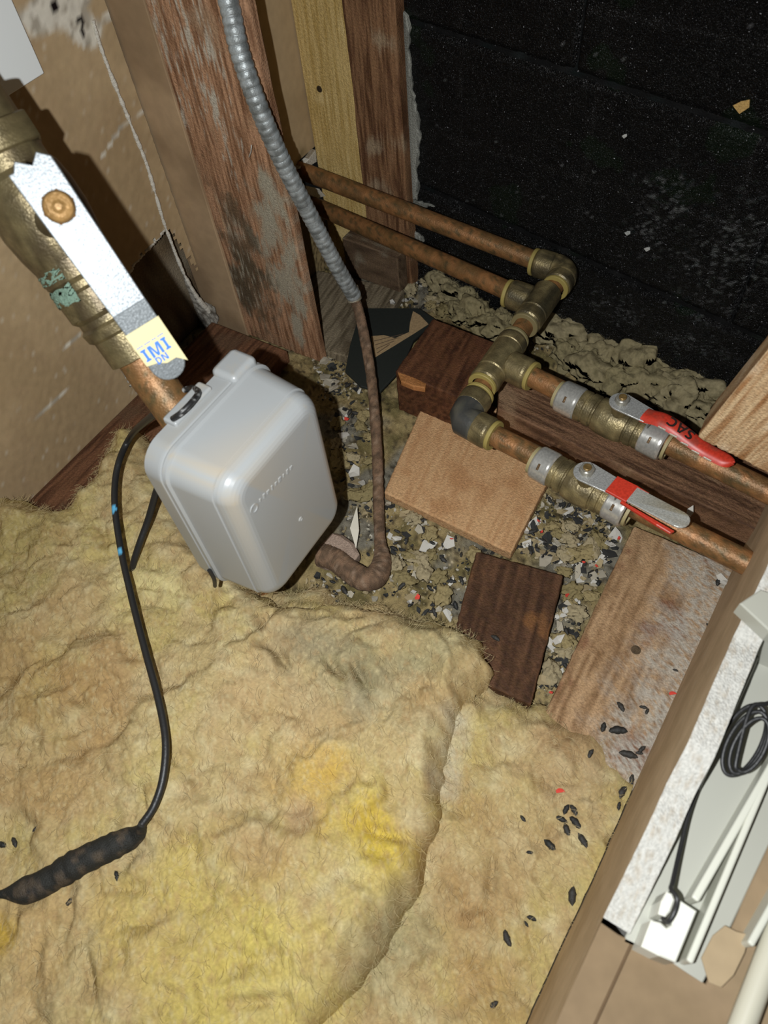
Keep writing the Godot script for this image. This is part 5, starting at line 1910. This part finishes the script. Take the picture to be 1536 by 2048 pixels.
func make_litter():
	var rng := RandomNumberGenerator.new()
	rng.seed = 77
	var fl := []
	for i in 9:
		fl.push_back(flake_mesh(rng))
	var pe := []
	for i in 6:
		pe.push_back(pellet_mesh(rng))
	var pm := [tinted(C(34, 34, 32), M.pellet), tinted(C(46, 44, 40), M.pellet)]
	var white := [tinted(C(190, 186, 176), M.flake), tinted(C(166, 158, 140), M.flake), tinted(C(158, 142, 108), M.flake)]
	var dark := tinted(C(40, 40, 38), M.flake)
	var red := tinted(C(206, 66, 52), M.flake)
	# single droppings, each where it lies: px, py, length mm, turn, height of what it lies on (-1: the insulation)
	var single := [[1240, 1415, 9.5, 1.2, 0.019], [1286, 1416, 7, 0.3, 0.019], [1294, 1424, 6, -0.9, 0.019], [1206, 1455, 9, -1.1, 0.019], [1236, 1464, 15, 0.1, 0.019], [1182, 1508, 9, -0.9, -1], [1256, 1511, 15, 0.35, 0.019], [1284, 1500, 8, -0.6, 0.019], [1278, 1508, 6, 0.2, 0.019], [1264, 1562, 12, -1.2, -1], [1246, 1586, 12, -0.8, -1], [1239, 1612, 7, -1.2, -1], [1133, 1619, 9, -0.9, -1], [1147, 1622, 10, 1.2, -1], [1122, 1639, 10, 0.5, -1], [1150, 1647, 12, 1.0, -1], [1134, 1660, 10, 1.4, -1], [1165, 1682, 12, 1.2, -1], [1100, 1692, 12, 0.9, -1], [1046, 1637, 6, 1.0, -1], [1016, 1876, 11, 1.3, -1], [1064, 1838, 8, 0.4, -1], [1052, 1848, 5, 1.0, -1], [1146, 1792, 13, -1.3, -1], [988, 2012, 8, -0.6, -1], [1060, 1706, 6, 0.2, -1], [1416, 1252, 5, 1.2, 0.019], [1350, 1342, 5, 0.5, 0.019], [1438, 1165, 10, -0.9, 0.019], [28, 1685, 9, 1.0, -1], [2, 1690, 10, 0.3, -1], [140, 1804, 9, -0.8, -1], [72, 1658, 6, -0.7, -1], [232, 1752, 8, 1.2, -1], [990, 1278, 9, 0.7, 0.023]]
	for s in single:
		var p := on_y(s[0], s[1], s[4] if s[4] > 0 else 0.04)
		var onw: bool = s[4] < 0
		if onw:
			for k in 3:
				p = on_y(s[0], s[1], soft_top(p.x, p.z) + 0.001)
		else:
			p.y += 0.0012
		var lab := "black dropping on the worn tan board beside the brown wall"
		var grp := "droppings on the worn board"
		if onw:
			if s[0] > 900:
				lab = "black dropping on the tan insulation near the brown wall"
				grp = "droppings on the tan insulation"
			else:
				lab = "black dropping on the yellow insulation near the taped cable splice"
				grp = "droppings by the cable splice"
		elif s[0] < 1100:
			lab = "black dropping on the dark stained wedge of wood"
			grp = "droppings on the wedge"
		drop("dropping", lab, "dropping", grp, pe[rng.randi() % 6], pm[rng.randi() % 2], p, s[2] * 0.001, Basis(Vector3.UP, -s[3] + 0.6))
	# scattered litter by area
	var areas := [
		["between the grey box and the tan block", [[640, 790], [735, 800], [745, 1000], [735, 1040], [690, 1050], [680, 900]], 14, 22, 1],
		["below the tan block", [[770, 1000], [1010, 1110], [940, 1130], [910, 1230], [860, 1235], [780, 1190], [775, 1060]], 30, 30, 2],
		["between the tan block and the sill board", [[1090, 985], [1230, 1045], [1240, 1075], [1190, 1190], [1135, 1140], [1030, 1100]], 60, 80, 5],
		["in the gap beside the dark wedge", [[1140, 1165], [1190, 1185], [1110, 1385], [1075, 1385]], 18, 22, 2],
		["round the black cardboard", [[760, 560], [860, 560], [960, 590], [900, 630], [840, 612], [740, 612]], 10, 20, 0],
		["between the stud and the rusty pipe", [[620, 700], [685, 660], [690, 745], [730, 785], [640, 790]], 6, 16, 0],
		["beside the bend of the rusty pipe", [[620, 1140], [690, 1150], [760, 1175], [780, 1200], [640, 1205], [600, 1160]], 8, 10, 0],
	]
	for a in areas:
		var poly := ipoly(a[1])
		for i in a[2]:
			var q := poly_pick(rng, poly)
			var p := on_y(q.x, q.y, 0.003)
			p = on_y(q.x, q.y, soft_top(p.x, p.z) + rng.randf_range(0.001, 0.006))
			drop("dropping", "black dropping in the litter " + a[0], "dropping", "droppings " + a[0], pe[rng.randi() % 6], pm[rng.randi() % 2], p, rng.randf_range(0.006, 0.011), Basis(Vector3.UP, rng.randf() * TAU) * Basis(Vector3.BACK, rng.randf_range(-0.3, 0.3)))
		for i in a[3]:
			var q := poly_pick(rng, poly)
			var p := on_y(q.x, q.y, 0.004)
			p = on_y(q.x, q.y, soft_top(p.x, p.z) + rng.randf_range(0.002, 0.008))
			drop("paper_scrap", "pale scrap of shredded paper " + a[0], "paper", "paper scraps " + a[0], fl[rng.randi() % 9], white[rng.randi() % 3], p, lerpf(0.007, 0.021, pow(rng.randf(), 1.6)), Basis(Vector3.UP, rng.randf() * TAU) * Basis(Vector3.BACK, rng.randf_range(-0.7, 0.7)))
		for i in int(a[3] * 0.55):
			var q := poly_pick(rng, poly)
			var p := on_y(q.x, q.y, 0.004)
			p = on_y(q.x, q.y, soft_top(p.x, p.z) + rng.randf_range(0.001, 0.006))
			drop("black_scrap", "black scrap of torn paper " + a[0], "paper", "black scraps " + a[0], fl[rng.randi() % 9], dark, p, lerpf(0.006, 0.017, rng.randf()), Basis(Vector3.UP, rng.randf() * TAU) * Basis(Vector3.BACK, rng.randf_range(-0.6, 0.6)))
		for i in a[4]:
			var q := poly_pick(rng, poly)
			var p := on_y(q.x, q.y, 0.010)
			drop("red_chip", "small red plastic chip in the litter " + a[0], "chip", "red chips " + a[0], fl[rng.randi() % 9], red, p, rng.randf_range(0.004, 0.008), Basis(Vector3.UP, rng.randf() * TAU) * Basis(Vector3.BACK, rng.randf_range(-0.4, 0.4)))
	for s in [[1120, 1581, 0.0085, -1, "red chip lying on the tan insulation above a cluster of droppings"], [1345, 1386, 0.0075, 0.021, "red chip on the worn board at the foot of the brown wall"]]:
		var p := on_y(s[0], s[1], 0.03)
		p = on_y(s[0], s[1], soft_top(p.x, p.z) + 0.002 if s[3] < 0 else s[3])
		drop("red_chip", s[4], "chip", "red chips", fl[2], red, p, s[2], Basis(Vector3.UP, 0.6))
	for s in [[1116, 1280, 0.016, 0.010, "round grey-white flake in the gap beside the dark wedge"], [1445, 1160, 0.018, 0.022, "white paint flake at the corner of the worn board"], [1380, 1024, 0.014, 0.062, "small white paint flake on the bearer by the worn lever"], [785, 605, 0.014, 0.02, "pale square flake beside the black cardboard"], [880, 553, 0.013, 0.012, "cream flake beneath the long copper pipes"], [945, 580, 0.012, 0.012, "bluish white flake beside the dusty tee"], [795, 1077, 0.013, 0.008, "curled cream flake below the left corner of the tan block"]]:
		drop("paint_flake", s[4], "flake", "larger pale flakes", fl[4], white[0], on_y(s[0], s[1], s[3]), s[2], Basis(Vector3.UP, rng.randf() * TAU))
	# bits of wool lying among the scraps
	var wn := noise(198, 1.0, 2)
	var wools := []
	for i in 4:
		var mb := MB.new()
		var sd := i * 7.3
		sheet(mb, 26, 12, func(u, v):
			var an: float = u * TAU
			var el: float = lerpf(-0.4, PI * 0.5, v)
			var d := Vector3(cos(an) * cos(el), sin(el), sin(an) * cos(el))
			return Vector3(d.x, d.y * 0.5, d.z * 0.7) * (1.0 + 0.5 * wn.get_noise_3dv(d * 1.2 + Vector3(sd, 0, 0)) - 0.3 * absf(wn.get_noise_3dv(d * 3.0 + Vector3(0, sd, 0)))), solid(Color.WHITE), Vector3.UP)
		for k in mb.n.size():
			if mb.n[k].dot(mb.v[k]) < 0:
				mb.n[k] = -mb.n[k]
		wools.push_back(mb.mesh())
	var wm := [tinted(C(160, 144, 104), M.fluff), tinted(C(146, 132, 94), M.fluff), tinted(C(170, 156, 124), M.fluff)]
	for a in [["between the grey box and the tan block", [[650, 800], [735, 810], [745, 1000], [690, 1040]], 12], ["below the tan block", [[775, 1010], [1000, 1115], [930, 1140], [900, 1235], [800, 1200]], 12], ["between the tan block and the sill board", [[1110, 1040], [1220, 1060], [1185, 1180], [1060, 1105]], 11], ["in the gap beside the dark wedge", [[1140, 1170], [1185, 1190], [1110, 1370], [1085, 1370]], 8], ["round the black cardboard", [[760, 560], [860, 560], [960, 600], [900, 630], [840, 608]], 8]]:
		var poly := ipoly(a[1])
		for i in a[2]:
			var q := poly_pick(rng, poly)
			var p := on_y(q.x, q.y, 0.002)
			drop("wool_bit", "small tan bit of wool among the litter " + a[0], "insulation", "wool bits " + a[0], wools[rng.randi() % 4], wm[rng.randi() % 3], p, rng.randf_range(0.006, 0.014), Basis(Vector3.UP, rng.randf() * TAU))
	# finer crumbs nobody could count
	var crumbs := Node3D.new()
	var mm := MultiMesh.new()
	mm.transform_format = MultiMesh.TRANSFORM_3D
	mm.use_colors = true
	mm.mesh = fl[1]
	var tf := []
	var cols := []
	var tones := [C(40, 40, 38), C(52, 48, 42), C(170, 164, 148), C(150, 136, 104), C(140, 126, 92), C(168, 154, 124), C(34, 34, 32), C(120, 108, 80)]
	var spread := [[[[640, 790], [735, 800], [770, 1000], [1010, 1110], [910, 1235], [780, 1190], [620, 1200], [690, 1050], [680, 900]], 600], [[[1090, 985], [1230, 1045], [1240, 1075], [1110, 1390], [1070, 1390], [1135, 1140], [1030, 1100]], 600], [[[760, 540], [1000, 560], [1060, 640], [1400, 740], [1420, 800], [1200, 760], [1050, 700], [900, 630], [740, 612]], 900], [[[610, 640], [690, 600], [690, 745], [740, 785], [640, 800]], 500]]
	for s in spread:
		var poly := ipoly(s[0])
		for i in s[1]:
			var q := poly_pick(rng, poly)
			var p := on_y(q.x, q.y, 0.003)
			p = on_y(q.x, q.y, soft_top(p.x, p.z) + rng.randf_range(0.0, 0.004))
			var sz := rng.randf_range(0.0015, 0.006)
			tf.push_back(Transform3D((Basis(Vector3.UP, rng.randf() * TAU) * Basis(Vector3.BACK, rng.randf_range(-0.8, 0.8))).scaled(Vector3(sz, sz, sz)), p))
			cols.push_back(tones[rng.randi() % tones.size()])
	mm.instance_count = tf.size()
	for i in tf.size():
		mm.set_instance_transform(i, tf[i])
		mm.set_instance_color(i, cols[i])
	var mi := MultiMeshInstance3D.new()
	mi.name = "litter_crumbs"
	mi.multimesh = mm
	mi.material_override = M.flake
	mi.set_meta("kind", "stuff")
	mi.set_meta("label", "fine black, white and tan crumbs strewn over the cavity floor")
	mi.set_meta("category", "litter")
	add_child(mi)
	crumbs.free()
